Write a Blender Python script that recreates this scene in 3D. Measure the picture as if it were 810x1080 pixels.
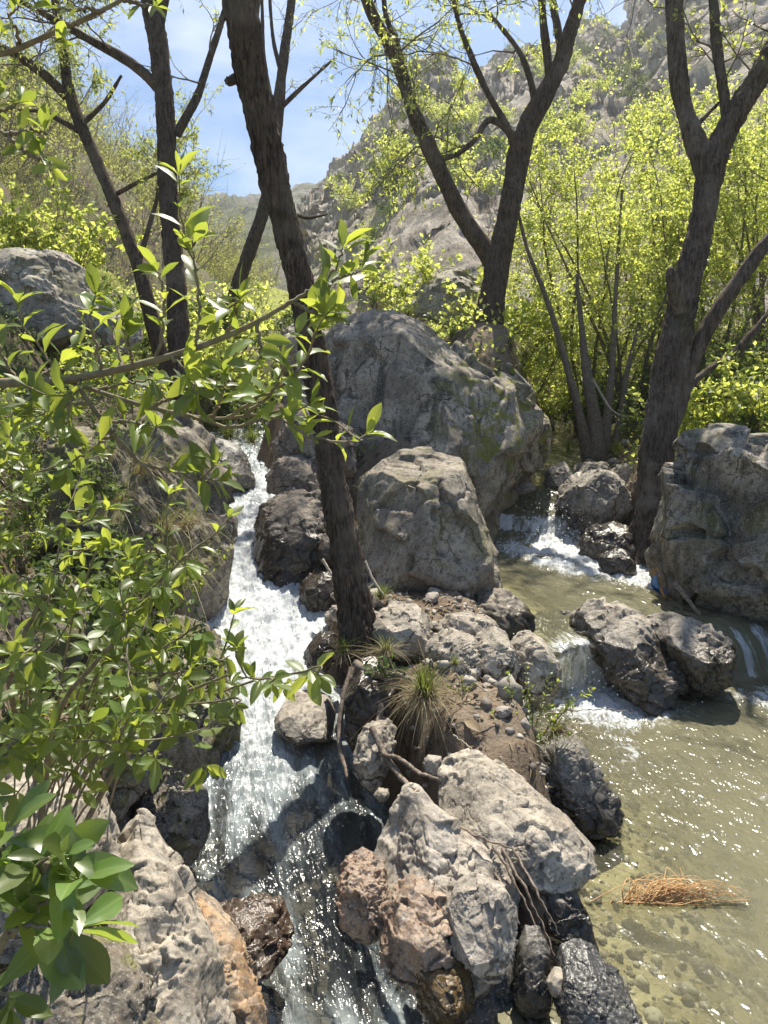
import bpy, bmesh, math, random
import numpy as np
from mathutils import Vector

scene = bpy.context.scene
for _o in list(bpy.data.objects):
    bpy.data.objects.remove(_o)
COL = scene.collection

# ------------------------------------------------------------------ camera
CAM_Z, PITCH, FPX = 1.7, math.radians(10.0), 800.0
camd = bpy.data.cameras.new("camera")
camd.sensor_fit = 'VERTICAL'
camd.sensor_height = 24.0
camd.lens = 12.0 / (540.0 / FPX)
camd.clip_start, camd.clip_end = 0.05, 3000.0
cam = bpy.data.objects.new("camera", camd)
cam.location = (0, 0, CAM_Z)
cam.rotation_euler = (math.radians(90) - PITCH, 0, 0)
COL.objects.link(cam)
scene.camera = cam

# ------------------------------------------------------------------ sky, sun, exposure
SUN_EL, SUN_AZ = math.radians(60), math.radians(12)       # azimuth from +Y towards +X
world = bpy.data.worlds.new("World")
scene.world = world
world.use_nodes = True
wn, wl = world.node_tree.nodes, world.node_tree.links
wn.clear()
w_out = wn.new('ShaderNodeOutputWorld')
w_bg = wn.new('ShaderNodeBackground')
sky = wn.new('ShaderNodeTexSky')
sky.sky_type = 'NISHITA'
sky.sun_disc = False
sky.sun_elevation, sky.sun_rotation = SUN_EL, SUN_AZ
sky.altitude = 900
sky.air_density, sky.dust_density, sky.ozone_density = 1.0, 0.4, 2.0
w_tc = wn.new('ShaderNodeTexCoord')
w_map = wn.new('ShaderNodeMapping')
w_map.inputs['Scale'].default_value = (1.0, 1.0, 2.2)
w_no = wn.new('ShaderNodeTexNoise')
w_no.inputs['Scale'].default_value = 3.1
w_no.inputs['Detail'].default_value = 7
w_no.inputs['Roughness'].default_value = 0.55
w_no.inputs['Distortion'].default_value = 0.4
w_rp = wn.new('ShaderNodeValToRGB')
w_rp.color_ramp.elements[0].position = 0.45
w_rp.color_ramp.elements[1].position = 0.76
w_mx = wn.new('ShaderNodeMix'); w_mx.data_type = 'RGBA'
w_mx.inputs['B'].default_value = (9.6, 10.0, 10.7, 1)
wl.new(w_tc.outputs['Generated'], w_map.inputs['Vector'])
wl.new(w_map.outputs[0], w_no.inputs['Vector'])
wl.new(w_no.outputs['Fac'], w_rp.inputs['Fac'])
w_ma = wn.new('ShaderNodeMath'); w_ma.operation = 'MULTIPLY'; w_ma.inputs[1].default_value = 0.7
wl.new(w_rp.outputs['Color'], w_ma.inputs[0])
wl.new(w_ma.outputs[0], w_mx.inputs['Factor'])
w_hs = wn.new('ShaderNodeHueSaturation')
w_hs.inputs['Saturation'].default_value = 1.5
wl.new(sky.outputs[0], w_hs.inputs['Color'])
wl.new(w_hs.outputs[0], w_mx.inputs['A'])
wl.new(w_mx.outputs['Result'], w_bg.inputs['Color'])
w_bg.inputs['Strength'].default_value = 0.065
wl.new(w_bg.outputs[0], w_out.inputs['Surface'])

sund = bpy.data.lights.new("sun", 'SUN')
sund.energy, sund.angle, sund.color = 5.0, math.radians(0.53), (1.0, 0.93, 0.80)
sun = bpy.data.objects.new("sun", sund)
_s = Vector((math.sin(SUN_AZ) * math.cos(SUN_EL), math.cos(SUN_AZ) * math.cos(SUN_EL), math.sin(SUN_EL)))
sun.rotation_euler = _s.to_track_quat('Z', 'Y').to_euler()
sun.location = (3, 6, 12)
COL.objects.link(sun)

vs = scene.view_settings
vs.view_transform, vs.look, vs.gamma, vs.exposure = 'Standard', 'None', 1.0, 0.95
vs.use_curve_mapping = False
scene.render.engine = 'CYCLES'
cy = scene.cycles
cy.use_denoising = True
cy.max_bounces, cy.diffuse_bounces, cy.glossy_bounces = 8, 3, 2
cy.transmission_bounces, cy.transparent_max_bounces = 6, 12
cy.volume_bounces = 0
cy.sample_clamp_indirect = 6.0
cy.caustics_reflective = cy.caustics_refractive = False

# ------------------------------------------------------------------ photograph pixel + depth -> world point
CP, SP = math.cos(PITCH), math.sin(PITCH)
RIGHT = np.array([1.0, 0, 0]); UP = np.array([0, SP, CP]); FWD = np.array([0, CP, -SP])
EYE = np.array([0, 0, CAM_Z])
def W(px, py, t):
    return EYE + t * (FWD + RIGHT * (px - 405) / FPX + UP * (540 - py) / FPX)
def WA(pts):
    return np.array([W(*p[:3]) for p in pts])

# ------------------------------------------------------------------ numpy noise
_r = np.random.RandomState(7)
_perm = _r.permutation(256); _perm = np.concatenate([_perm, _perm, _perm])
_grad = _r.normal(size=(256, 3)); _grad /= np.linalg.norm(_grad, axis=1)[:, None]
def perlin(P):
    P = np.asarray(P, float)
    I = np.floor(P).astype(np.int64); F = P - I; I &= 255
    U = F * F * F * (F * (F * 6 - 15) + 10)
    out = 0
    for a in (0, 1):
        wa = U[:, 0] if a else 1 - U[:, 0]
        pa = _perm[I[:, 0] + a]
        for b in (0, 1):
            wb = U[:, 1] if b else 1 - U[:, 1]
            pb = _perm[(pa + I[:, 1] + b)]
            for c in (0, 1):
                wc = U[:, 2] if c else 1 - U[:, 2]
                g = _grad[_perm[pb + ((I[:, 2] + c) & 255)]]
                d = g[:, 0] * (F[:, 0] - a) + g[:, 1] * (F[:, 1] - b) + g[:, 2] * (F[:, 2] - c)
                out = out + wa * wb * wc * d
    return out
def fbm(P, octv=4, gain=0.5, ridged=False):
    s, a, tot = 0, 1.0, 0
    P = np.asarray(P, float)
    for i in range(octv):
        n = perlin(P * (2.03 ** i) + 17.3 * i)
        s = s + a * ((0.5 - np.abs(n) * 2) if ridged else n)
        tot += a; a *= gain
    return s / tot * (1.0 if ridged else 1.6)
def worley(P, seed=0):
    """nearest / second distance and a random 4-vector of the nearest cell"""
    P = np.asarray(P, float); I = np.floor(P).astype(np.int64)
    f1 = np.full(len(P), 9.0); f2 = f1.copy(); best = np.zeros(len(P), np.int64); off = np.zeros_like(P)
    tab = np.random.RandomState(100 + seed).rand(256, 3)
    for dx in (-1, 0, 1):
        for dy in (-1, 0, 1):
            for dz in (-1, 0, 1):
                C = I + (dx, dy, dz)
                h = _perm[_perm[_perm[C[:, 0] & 255] + (C[:, 1] & 255)] + (C[:, 2] & 255)]
                D = P - (C + tab[h]); d = np.sqrt((D * D).sum(1))
                m = d < f1
                f2 = np.where(m, f1, np.minimum(f2, d))
                best = np.where(m, h, best); off = np.where(m[:, None], D, off)
                f1 = np.where(m, d, f1)
    return f1, f2, best, off
def sstep(a, b, x):
    u = np.clip((np.asarray(x, float) - a) / (b - a), 0, 1)
    return u * u * (3 - 2 * u)

# ------------------------------------------------------------------ mesh + object helpers
def mesh_np(name, V, F, smooth=True, attrs=None):
    """V (n,3), F (m,k) with k 3 or 4, or a list of such arrays"""
    me = bpy.data.meshes.new(name)
    Fs = [f for f in (F if isinstance(F, list) else [F]) if len(f)]
    V = np.asarray(V, np.float32)
    loops = np.concatenate([f.ravel() for f in Fs]).astype(np.int32)
    tot = np.concatenate([np.full(len(f), f.shape[1], np.int32) for f in Fs])
    start = np.concatenate([[0], np.cumsum(tot)[:-1]]).astype(np.int32)
    me.vertices.add(len(V)); me.vertices.foreach_set('co', V.ravel())
    me.loops.add(len(loops)); me.loops.foreach_set('vertex_index', loops)
    me.polygons.add(len(tot)); me.polygons.foreach_set('loop_start', start)
    me.polygons.foreach_set('loop_total', tot)
    me.polygons.foreach_set('use_smooth', np.full(len(tot), smooth, bool))
    me.update(calc_edges=True)
    for k, a in (attrs or {}).items():
        a = np.asarray(a, np.float32)
        if a.ndim == 1:
            at = me.attributes.new(k, 'FLOAT', 'POINT'); at.data.foreach_set('value', a)
        else:
            at = me.attributes.new(k, 'FLOAT_VECTOR', 'POINT'); at.data.foreach_set('vector', a.ravel())
    return me
def put(name, me, mat, parent=None, loc=None):
    o = bpy.data.objects.new(name, me)
    if mat: me.materials.append(mat)
    COL.objects.link(o)
    if loc is not None: o.location = loc
    if parent is not None: o.parent = parent
    return o
def tag(o, label=None, cat=None, group=None, kind=None):
    for k, v in (('label', label), ('category', cat), ('group', group), ('kind', kind)):
        if v: o[k] = v
    return o
def empty(name, loc):
    o = bpy.data.objects.new(name, None); COL.objects.link(o); o.location = loc
    o.empty_display_size = 0.1
    return o
def copy_tree(o, parent=None):
    c = o.copy(); COL.objects.link(c)
    if parent is not None: c.parent = parent
    for ch in list(o.children): copy_tree(ch, c)
    return c
def normals(V, F):
    a, b, c = V[F[:, 0]], V[F[:, 1]], V[F[:, 2]]
    n = np.cross(b - a, c - a)
    N = np.zeros_like(V)
    for k in range(3):
        for ax in range(3):
            N[:, ax] += np.bincount(F[:, k], n[:, ax], len(V))
    return N / (np.linalg.norm(N, axis=1)[:, None] + 1e-12)

# ------------------------------------------------------------------ node helpers
class NT:
    def __init__(s, name):
        s.m = bpy.data.materials.new(name); s.m.use_nodes = True
        s.t = s.m.node_tree; s.t.nodes.clear()
        s.out = s.t.nodes.new('ShaderNodeOutputMaterial')
    def n(s, typ, **kw):
        nd = s.t.nodes.new('ShaderNode' + typ)
        for k, v in kw.items(): setattr(nd, k, v)
        return nd
    def set(s, sock, v):
        if hasattr(v, 'is_linked') or hasattr(v, 'links'): s.t.links.new(v, sock)
        else: sock.default_value = v
    def noise(s, vec, scale, detail=5, rough=0.55, dist=0.0):
        nd = s.n('TexNoise')
        if vec is not None: s.set(nd.inputs['Vector'], vec)
        nd.inputs['Scale'].default_value = scale; nd.inputs['Detail'].default_value = detail
        nd.inputs['Roughness'].default_value = rough; nd.inputs['Distortion'].default_value = dist
        return nd.outputs['Fac']
    def mapr(s, x, a, b, c=0.0, d=1.0, smooth=True):
        nd = s.n('MapRange'); nd.interpolation_type = 'SMOOTHSTEP' if smooth else 'LINEAR'
        s.set(nd.inputs['Value'], x)
        for k, v in zip(('From Min', 'From Max', 'To Min', 'To Max'), (a, b, c, d)): s.set(nd.inputs[k], v)
        return nd.outputs[0]
    def math(s, op, a, b=0.0, clamp=False):
        nd = s.n('Math', operation=op, use_clamp=clamp); s.set(nd.inputs[0], a); s.set(nd.inputs[1], b)
        return nd.outputs[0]
    def mix(s, f, a, b):
        nd = s.n('Mix', data_type='RGBA'); s.set(nd.inputs['Factor'], f)
        for k, v in (('A', a), ('B', b)):
            s.set(nd.inputs[k], (*v, 1) if isinstance(v, tuple) and len(v) == 3 else v)
        return nd.outputs['Result']
    def scalevec(s, vec, sc):
        nd = s.n('Mapping'); s.set(nd.inputs['Vector'], vec); nd.inputs['Scale'].default_value = sc
        return nd.outputs[0]
    def attr(s, name, vec=False):
        nd = s.n('Attribute', attribute_name=name)
        return nd.outputs['Vector'] if vec else nd.outputs['Fac']
    def bump(s, h, strength, dist, prev=None):
        nd = s.n('Bump'); s.set(nd.inputs['Height'], h); nd.inputs['Strength'].default_value = strength
        nd.inputs['Distance'].default_value = dist
        if prev is not None: s.set(nd.inputs['Normal'], prev)
        return nd.outputs[0]
    def mixsh(s, f, a, b):
        nd = s.n('MixShader'); s.set(nd.inputs[0], f); s.t.links.new(a, nd.inputs[1]); s.t.links.new(b, nd.inputs[2])
        return nd.outputs[0]
    def principled(s, col, rough, spec=0.5, normal=None):
        nd = s.n('BsdfPrincipled')
        s.set(nd.inputs['Base Color'], (*col, 1) if isinstance(col, tuple) and len(col) == 3 else col)
        s.set(nd.inputs['Roughness'], rough); s.set(nd.inputs['Specular IOR Level'], spec)
        if normal is not None: s.set(nd.inputs['Normal'], normal)
        return nd.outputs[0]
    def done(s, sh):
        s.t.links.new(sh, s.out.inputs['Surface']); return s.m

# ------------------------------------------------------------------ materials
def rock_mat(name, light=(0.45, 0.41, 0.36), mid=(0.25, 0.225, 0.195), dark=(0.09, 0.083, 0.075), stain=(0.27, 0.17, 0.10),
             stain_amt=0.5, lichen=0.7, moss=0.0, wet=-9.0, wet_h=0.12, rough=0.85, bump=1.0, moss_col=(0.12, 0.12, 0.02), moss_x=None, mottle=0.6, crack_scale=4.0):
    s = NT(name)
    tc = s.n('TexCoord').outputs['Object']
    geo = s.n('NewGeometry')
    n1 = s.noise(tc, 2.6, 9, 0.62, 0.3); n2 = s.noise(tc, 9.0, 8, 0.65, 0.5)
    n3 = s.noise(tc, 38.0, 6, 0.6); n4 = s.noise(tc, 130.0, 3, 0.6)
    n6 = s.noise(tc, 15.0, 10, 0.78, 0.4)
    n5 = s.noise(s.scalevec(tc, (1, 1, 0.35)), 5.0, 10, 0.7, 0.8)
    col = s.mix(s.mapr(s.math('ADD', s.math('MULTIPLY', n1, 0.6), s.math('MULTIPLY', n6, 0.4)), 0.42, 0.56), mid, light)
    col = s.mix(s.math('MULTIPLY', s.mapr(n2, 0.48, 0.72), stain_amt), col, stain)
    col = s.mix(s.math('MULTIPLY', s.mapr(n5, 0.50, 0.62), lichen), col, dark)
    col = s.mix(s.math('MULTIPLY', s.mapr(n3, 0.52, 0.66), 0.7), col, dark)
    col = s.mix(s.math('MULTIPLY', s.mapr(n4, 0.54, 0.70), 0.5), col, (0.62, 0.59, 0.53))
    col = s.mix(s.math('MULTIPLY', s.mapr(s.noise(tc, 24, 8, 0.7, 1.0), 0.57, 0.66), 0.55 * lichen), col, (0.52, 0.50, 0.45))
    col = s.mix(s.math('MULTIPLY', s.mapr(n6, 0.49, 0.60), mottle), col, dark)
    wv = s.n('TexNoise'); wv.inputs['Scale'].default_value = 6.0; wv.inputs['Detail'].default_value = 5; s.t.links.new(tc, wv.inputs['Vector'])
    va = s.n('VectorMath', operation='MULTIPLY_ADD'); s.t.links.new(wv.outputs['Color'], va.inputs[0]); va.inputs[1].default_value = (0.22, 0.22, 0.22); s.t.links.new(tc, va.inputs[2])
    vo = s.n('TexVoronoi', feature='DISTANCE_TO_EDGE'); vo.inputs['Scale'].default_value = crack_scale; s.t.links.new(va.outputs[0], vo.inputs['Vector'])
    ck = s.math('MULTIPLY', s.mapr(vo.outputs['Distance'], 0.004, 0.035, 1.0, 0.0), s.mapr(n1, 0.47, 0.60))
    col = s.mix(s.math('MULTIPLY', ck, 0.85), col, tuple(c * 0.5 for c in dark))
    sep = s.n('SeparateXYZ'); s.t.links.new(geo.outputs['Normal'], sep.inputs[0])
    if moss > 0:
        m = s.math('MULTIPLY', s.mapr(s.noise(tc, 4.5, 9, 0.78, 0.8), 0.49, 0.57), s.mapr(sep.outputs['Z'], -0.45, 0.25))
        if moss_x is not None:
            ox = s.n('SeparateXYZ'); s.t.links.new(tc, ox.inputs[0])
            m = s.math('MULTIPLY', m, s.mapr(ox.outputs['X'], *moss_x))
        mc = s.mix(n3, moss_col, tuple(min(1, c * 2.2) for c in moss_col))
        col = s.mix(s.math('MULTIPLY', m, moss, True), col, mc)
    rg = rough
    if wet > -5:
        pz = s.n('SeparateXYZ'); s.t.links.new(geo.outputs['Position'], pz.inputs[0])
        wz = s.math('SUBTRACT', pz.outputs['Z'], s.math('MULTIPLY', n2, wet_h * 1.6))
        wf = s.mapr(wz, wet - 0.02, wet + wet_h, 1.0, 0.0)
        dk = s.n('Mix', data_type='RGBA', blend_type='MULTIPLY'); dk.inputs['Factor'].default_value = 1.0
        s.t.links.new(col, dk.inputs['A']); dk.inputs['B'].default_value = (0.30, 0.29, 0.28, 1)
        col = s.mix(wf, col, dk.outputs['Result'])
        rg = s.mapr(wf, 0, 1, rough, 0.16, False)
    b = s.bump(s.math('SUBTRACT', n6, s.math('MULTIPLY', ck, 0.9)), 0.32 * bump, 0.010)
    b = s.bump(n3, 0.30 * bump, 0.006, b)
    b = s.bump(n4, 0.45 * bump, 0.003, b)
    return s.done(s.principled(col, rg, 0.35, b))

def bark_mat(name, c1=(0.125, 0.09, 0.064), c2=(0.036, 0.027, 0.02), c3=(0.21, 0.17, 0.13), bump=1.0):
    s = NT(name)
    tc = s.n('TexCoord').outputs['Object']
    v = s.scalevec(tc, (1, 1, 0.14))
    n1 = s.noise(v, 55, 7, 0.65, 0.8); n2 = s.noise(v, 140, 4, 0.6, 0.3); n3 = s.noise(tc, 6, 5, 0.6)
    col = s.mix(s.mapr(n1, 0.38, 0.6), c2, c1)
    col = s.mix(s.math('MULTIPLY', s.mapr(n3, 0.45, 0.7), s.mapr(n2, 0.45, 0.65)), col, c3)
    n4 = s.noise(tc, 2.2, 6, 0.65)
    col = s.mix(s.math('MULTIPLY', s.mapr(n4, 0.50, 0.66), 0.6), col, c3)
    col = s.mix(s.math('MULTIPLY', s.mapr(s.noise(tc, 3.7, 7, 0.7), 0.56, 0.68), 0.45), col, (0.085, 0.085, 0.035))
    b = s.bump(n1, 0.8 * bump, 0.012); b = s.bump(n2, 0.6 * bump, 0.004, b)
    return s.done(s.principled(col, 0.9, 0.2, b))

def leaf_mat(name, top, back, trans, mixf=0.45, rough=0.38, spec=0.45):
    s = NT(name)
    r = s.attr('rnd')
    geo = s.n('NewGeometry')
    var = s.n('HueSaturation'); var.inputs['Fac'].default_value = 1.0
    col = s.mix(geo.outputs['Backfacing'], top, back)
    tc = s.n('TexCoord').outputs['Object']
    col = s.mix(s.mapr(s.attr('edge'), 0.02, 0.16, 0.35, 0.0), col, (0.30, 0.36, 0.14))
    col = s.mix(s.math('MULTIPLY', s.mapr(s.noise(tc, 70, 4, 0.6), 0.60, 0.72), 0.5), col, (0.20, 0.15, 0.05))
    s.set(var.inputs['Color'], col)
    s.set(var.inputs['Value'], s.mapr(r, 0, 1, 0.55, 1.40, False)); s.set(var.inputs['Hue'], s.mapr(r, 0, 1, 0.475, 0.520, False))
    p = s.principled(var.outputs[0], rough, spec)
    t = s.n('BsdfTranslucent')
    tv = s.n('HueSaturation'); tv.inputs['Color'].default_value = (*trans, 1)
    s.set(tv.inputs['Value'], s.mapr(r, 0, 1, 0.7, 1.25, False)); s.set(tv.inputs['Hue'], s.mapr(r, 0, 1, 0.515, 0.488, False))
    s.t.links.new(tv.outputs[0], t.inputs['Color'])
    return s.done(s.mixsh(mixf, p, t.outputs[0]))

def plain_mat(name, c1, c2, scale=30, rough=0.8, spec=0.3, bump=0.3):
    s = NT(name)
    tc = s.n('TexCoord').outputs['Object']
    n = s.noise(tc, scale, 6, 0.6)
    return s.done(s.principled(s.mix(s.mapr(n, 0.35, 0.65), c1, c2), rough, spec, s.bump(n, bump, 0.01)))

def grass_mat(name, c1, c2, trans):
    s = NT(name)
    r = s.attr('rnd')
    p = s.principled(s.mix(r, c1, c2), 0.55, 0.3)
    t = s.n('BsdfTranslucent'); t.inputs['Color'].default_value = (*trans, 1)
    return s.done(s.mixsh(0.4, p, t.outputs[0]))

def ground_mat():
    s = NT('earth_and_stream_bed')
    tc = s.n('TexCoord').outputs['Object']
    bed = s.attr('bed'); bedl = s.attr('bedl'); veg = s.attr('veg')
    n1 = s.noise(tc, 1.8, 8, 0.6, 0.3); n2 = s.noise(tc, 14, 8, 0.65); n3 = s.noise(tc, 70, 5, 0.65)
    dirt = s.mix(s.mapr(n1, 0.38, 0.62), (0.135, 0.098, 0.066), (0.25, 0.195, 0.14))
    dirt = s.mix(s.mapr(n2, 0.5, 0.68), dirt, (0.07, 0.052, 0.036))
    dirt = s.mix(s.math('MULTIPLY', s.mapr(n3, 0.55, 0.7), 0.7), dirt, (0.33, 0.29, 0.235))
    green = s.mix(s.mapr(n2, 0.4, 0.62), (0.12, 0.10, 0.055), (0.09, 0.13, 0.03))
    dirt = s.mix(s.math('MULTIPLY', veg, s.mapr(n1, 0.35, 0.6)), dirt, green)
    v = s.n('TexVoronoi'); v.inputs['Scale'].default_value = 9.0; s.t.links.new(tc, v.inputs['Vector'])
    hs = s.n('SeparateColor'); s.t.links.new(v.outputs['Color'], hs.inputs[0])
    stone = s.mix(hs.outputs[0], (0.30, 0.25, 0.15), (0.55, 0.48, 0.33))
    stone = s.mix(s.mapr(n2, 0.5, 0.66), stone, (0.13, 0.115, 0.06))
    col = s.mix(bed, dirt, stone)
    col = s.mix(bedl, col, s.mix(n2, (0.07, 0.058, 0.047), (0.22, 0.175, 0.135)))
    b = s.bump(n2, 0.7, 0.04); b = s.bump(n3, 0.7, 0.012, b)
    return s.done(s.principled(col, 0.92, 0.2, b))

def hill_mat(name, rock1, rock2, veg1, veg2, vegamt, scale=1.0):
    s = NT(name)
    tc = s.n('TexCoord').outputs['Object']
    n1 = s.noise(tc, 0.09 * scale, 9, 0.65, 0.4); n2 = s.noise(tc, 0.45 * scale, 9, 0.7); n3 = s.noise(tc, 2.2 * scale, 6, 0.7)
    geo = s.n('NewGeometry'); sep = s.n('SeparateXYZ'); s.t.links.new(geo.outputs['Normal'], sep.inputs[0])
    rk = s.mix(s.mapr(n2, 0.36, 0.64), rock1, rock2)
    vg = s.mix(s.mapr(n3, 0.4, 0.62), veg1, veg2)
    f = s.math('MULTIPLY', s.mapr(s.math('ADD', s.math('MULTIPLY', n1, 0.6), s.math('MULTIPLY', n2, 0.4)), 0.62 - 0.3 * vegamt, 0.74 - 0.3 * vegamt), s.mapr(sep.outputs['Z'], 0.25, 0.6))
    b = s.bump(n3, 0.8, 0.25 / scale); b = s.bump(n2, 0.8, 0.9 / scale, b)
    return s.done(s.principled(s.mix(f, rk, vg), 0.95, 0.1, b))

def water_mat(name, murk, tint, bump=1.0, stretch=(1, 1, 1), foam_lo=0.42, foam_hi=0.62, foamcol=(0.66, 0.69, 0.71)):
    """flow: vector attribute in metres along / across the stream; murk and foam: floats from the stream's own depth and slope"""
    s = NT(name)
    fl = s.attr('flow', True); mk = s.attr('murk'); fo = s.attr('foam'); rf = s.attr('ripple')
    fv = s.scalevec(fl, stretch)
    n1 = s.noise(fv, 11, 2, 0.5, 0.5); n2 = s.noise(fv, 42, 1, 0.5, 0.3); n3 = s.noise(fl, 95, 0, 0.5)
    b = s.bump(n1, 1.0, 0.020 * bump); b = s.bump(n2, 1.0, 0.0075 * bump, b); b = s.bump(n3, 1.0, 0.0014 * bump, b)
    bm = s.n('Mix', data_type='VECTOR')
    s.set(bm.inputs['Factor'], rf)
    geo = s.n('NewGeometry')
    s.t.links.new(s.bump(n1, 1.0, 0.004), bm.inputs[4]); s.t.links.new(b, bm.inputs[5])
    nrm = bm.outputs[1]
    tr = s.n('BsdfTransparent'); tr.inputs['Color'].default_value = (*tint, 1)
    df = s.n('BsdfDiffuse'); df.inputs['Color'].default_value = (*murk, 1); s.set(df.inputs['Normal'], nrm)
    body = s.mixsh(mk, tr.outputs[0], df.outputs[0])
    gl = s.n('BsdfGlossy'); gl.inputs['Roughness'].default_value = 0.17; s.set(gl.inputs['Normal'], nrm)
    fr = s.n('Fresnel'); fr.inputs['IOR'].default_value = 1.33; s.set(fr.inputs['Normal'], nrm)
    sh = s.mixsh(fr.outputs[0], body, gl.outputs[0])
    f1 = s.noise(fv, 22, 8, 0.72, 1.2); f2 = s.noise(fl, 75, 4, 0.7)
    th = s.math('ADD', s.math('MULTIPLY', f1, 0.78), s.math('MULTIPLY', f2, 0.22))
    lo = s.math('SUBTRACT', 0.73, s.math('MULTIPLY', fo, 0.42)); hi = s.math('ADD', lo, 0.19)
    ff = s.math('MULTIPLY', s.mapr(th, lo, hi), 0.94)
    fd = s.principled(foamcol, 0.5, 0.3, s.bump(f1, 1.0, 0.014))
    gz_ = s.n('SeparateXYZ'); s.t.links.new(geo.outputs['Normal'], gz_.inputs[0])
    ft = s.n('BsdfTranslucent'); ft.inputs['Color'].default_value = (0.85, 0.88, 0.90, 1)
    return s.done(s.mixsh(ff, sh, s.mixsh(s.mapr(gz_.outputs['Z'], 0.25, 0.85, 0.55, 0.06), fd, ft.outputs[0])))

# ------------------------------------------------------------------ lie of the land
# left rapid: x, y, water level, half width
LCH = np.array([(-1.45, 11.5, 1.25, .45), (-1.70, 8.3, 0.98, .34), (-1.40, 6.8, 0.80, .30), (-1.06, 5.4, 0.55, .25), (-0.86, 4.55, 0.30, .36), (-0.68, 3.9, 0.16, .36),
                (-0.52, 3.4, 0.03, .34), (-0.37, 2.8, -0.12, .39), (-0.20, 2.3, -0.27, .38), (-0.02, 1.8, -0.40, .38), (0.3, 1.0, -0.55, .45), (0.9, 0.0, -0.6, .5)])
# right stream: x, y, water level, half width
RCH = np.array([(4.2, 15, 1.6, .6), (2.75, 10.0, 1.08, .5), (2.05, 8.2, 0.88, .40), (1.72, 7.05, 0.66, .34), (1.50, 6.45, 0.33, .50), (1.42, 5.6, 0.29, .66), (1.50, 4.9, 0.29, .78), (1.62, 4.35, 0.27, .95),
                (1.72, 4.05, 0.0, 1.05), (1.80, 3.4, 0.0, 1.12), (1.85, 2.6, 0.0, 1.15), (1.85, 1.8, 0.0, 1.22), (1.85, 0.8, -0.02, 1.35), (1.8, -1.5, -0.05, 1.6)])
def catmull(P, n):
    P = np.asarray(P, float); m = len(P)
    E = np.vstack([2 * P[0] - P[1], P, 2 * P[-1] - P[-2]])
    t = np.linspace(0, m - 1, n); i = np.minimum(t.astype(int), m - 2); f = (t - i)[:, None]
    a, b, c, d = E[i], E[i + 1], E[i + 2], E[i + 3]
    return 0.5 * ((2 * b) + (c - a) * f + (2 * a - 5 * b + 4 * c - d) * f ** 2 + (3 * b - a - 3 * c + d) * f ** 3)
LCF, RCF = catmull(LCH, 260), catmull(RCH, 260)
def channel(cf, X, Y):
    """nearest centre-line sample: distance outside the half width, water level"""
    D = np.full(len(X), 1e9); Z = np.zeros(len(X))
    ex = np.zeros(len(X))
    for k in range(0, len(X), 20000):
        x, y = X[k:k + 20000, None], Y[k:k + 20000, None]
        d = np.hypot(x - cf[None, :, 0], y - cf[None, :, 1])
        j = d.argmin(1); r = np.arange(len(j))
        D[k:k + 20000] = d[r, j] - cf[j, 3]; Z[k:k + 20000] = cf[j, 2]
    return D, Z
BANK = np.array([
    # island between the two streams
    (.30, 1.5, -.25), (.45, 1.9, -.06), (.48, 2.3, .27), (.55, 2.1, .14), (.28, 2.42, .33), (.16, 2.5, .26), (.52, 2.6, .42), (.30, 2.75, .44), (.1, 2.9, .28), (.5, 2.9, .48), (.25, 3.1, .50), (.65, 3.0, .36), (.0, 3.3, .40),
    (.3, 3.5, .52), (.6, 3.5, .42), (-.05, 3.7, .44), (.45, 4.1, .48), (.1, 4.3, .45), (.7, 4.4, .42), (.0, 5.0, .55), (.4, 5.5, .7), (-.3, 5.6, .62), (.3, 6.4, 1.2), (-.6, 6.6, .85), (.3, 7.3, 1.9),
    (1.0, 8.0, 2.2), (.2, 8.4, 2.1), (-.8, 8.5, 1.4), (-2.6, 10.0, 1.75), (-2.2, 8.8, 1.5), (.3, 10, 2.5), (-.4, 11, 2.0),
    # left bank
    (-.55, 1.2, .12), (-.8, 1.7, .18), (-.95, 2.2, .22), (-1.1, 2.8, .34), (-1.3, 3.2, .55), (-1.5, 3.8, .6), (-1.6, 4.4, .75), (-2.1, 4.5, 1.3), (-2.1, 5.4, 1.45), (-2.2, 6.3, 1.6), (-2.4, 7.6, 1.75), (-1.6, 1.5, .6), (-1.9, 2.5, .95),
    (-2.4, 3.5, 1.45), (-2.8, 4.6, 1.9), (-3.3, 6, 2.2), (-4, 8, 2.6), (-5.5, 11, 3.6), (-3.3, 10.5, 2.2), (-4.5, 4, 2.8), (-7, 7, 4.5), (-9, 14, 6.5), (-4, 15, 3.2),
    # right bank
    (2.75, 4.9, .75), (2.3, 5.6, .62), (2.1, 5.2, .48), (3.4, 4.7, 1.0), (3.4, 5.8, 1.2), (2.8, 6.8, .95), (2.3, 7.3, .9), (3.6, 8.5, 1.35), (3.4, 3.0, .8), (3.5, 1.5, .5), (3.4, 0, .4), (5, 5, 1.9), (5.5, 9, 2.0), (7, 14, 2.6), (5, 12, 1.7),
    (1.9, 10.5, 1.5), (2, 13, 1.9), (0, 15, 2.7), (0, 22, 3.2), (10, 22, 4.5), (-12, 25, 9.0), (12, 8, 4.0), (60, 60, 16), (-60, 60, 22), (0, 80, 10), (-80, 0, 20), (80, 0, 16), (0, -60, 1), (0, 250, 30),
    (-.3, .3, .0), (0, -1, .05), (-1.5, 0, .5), (.9, .2, -.1)])
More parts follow.
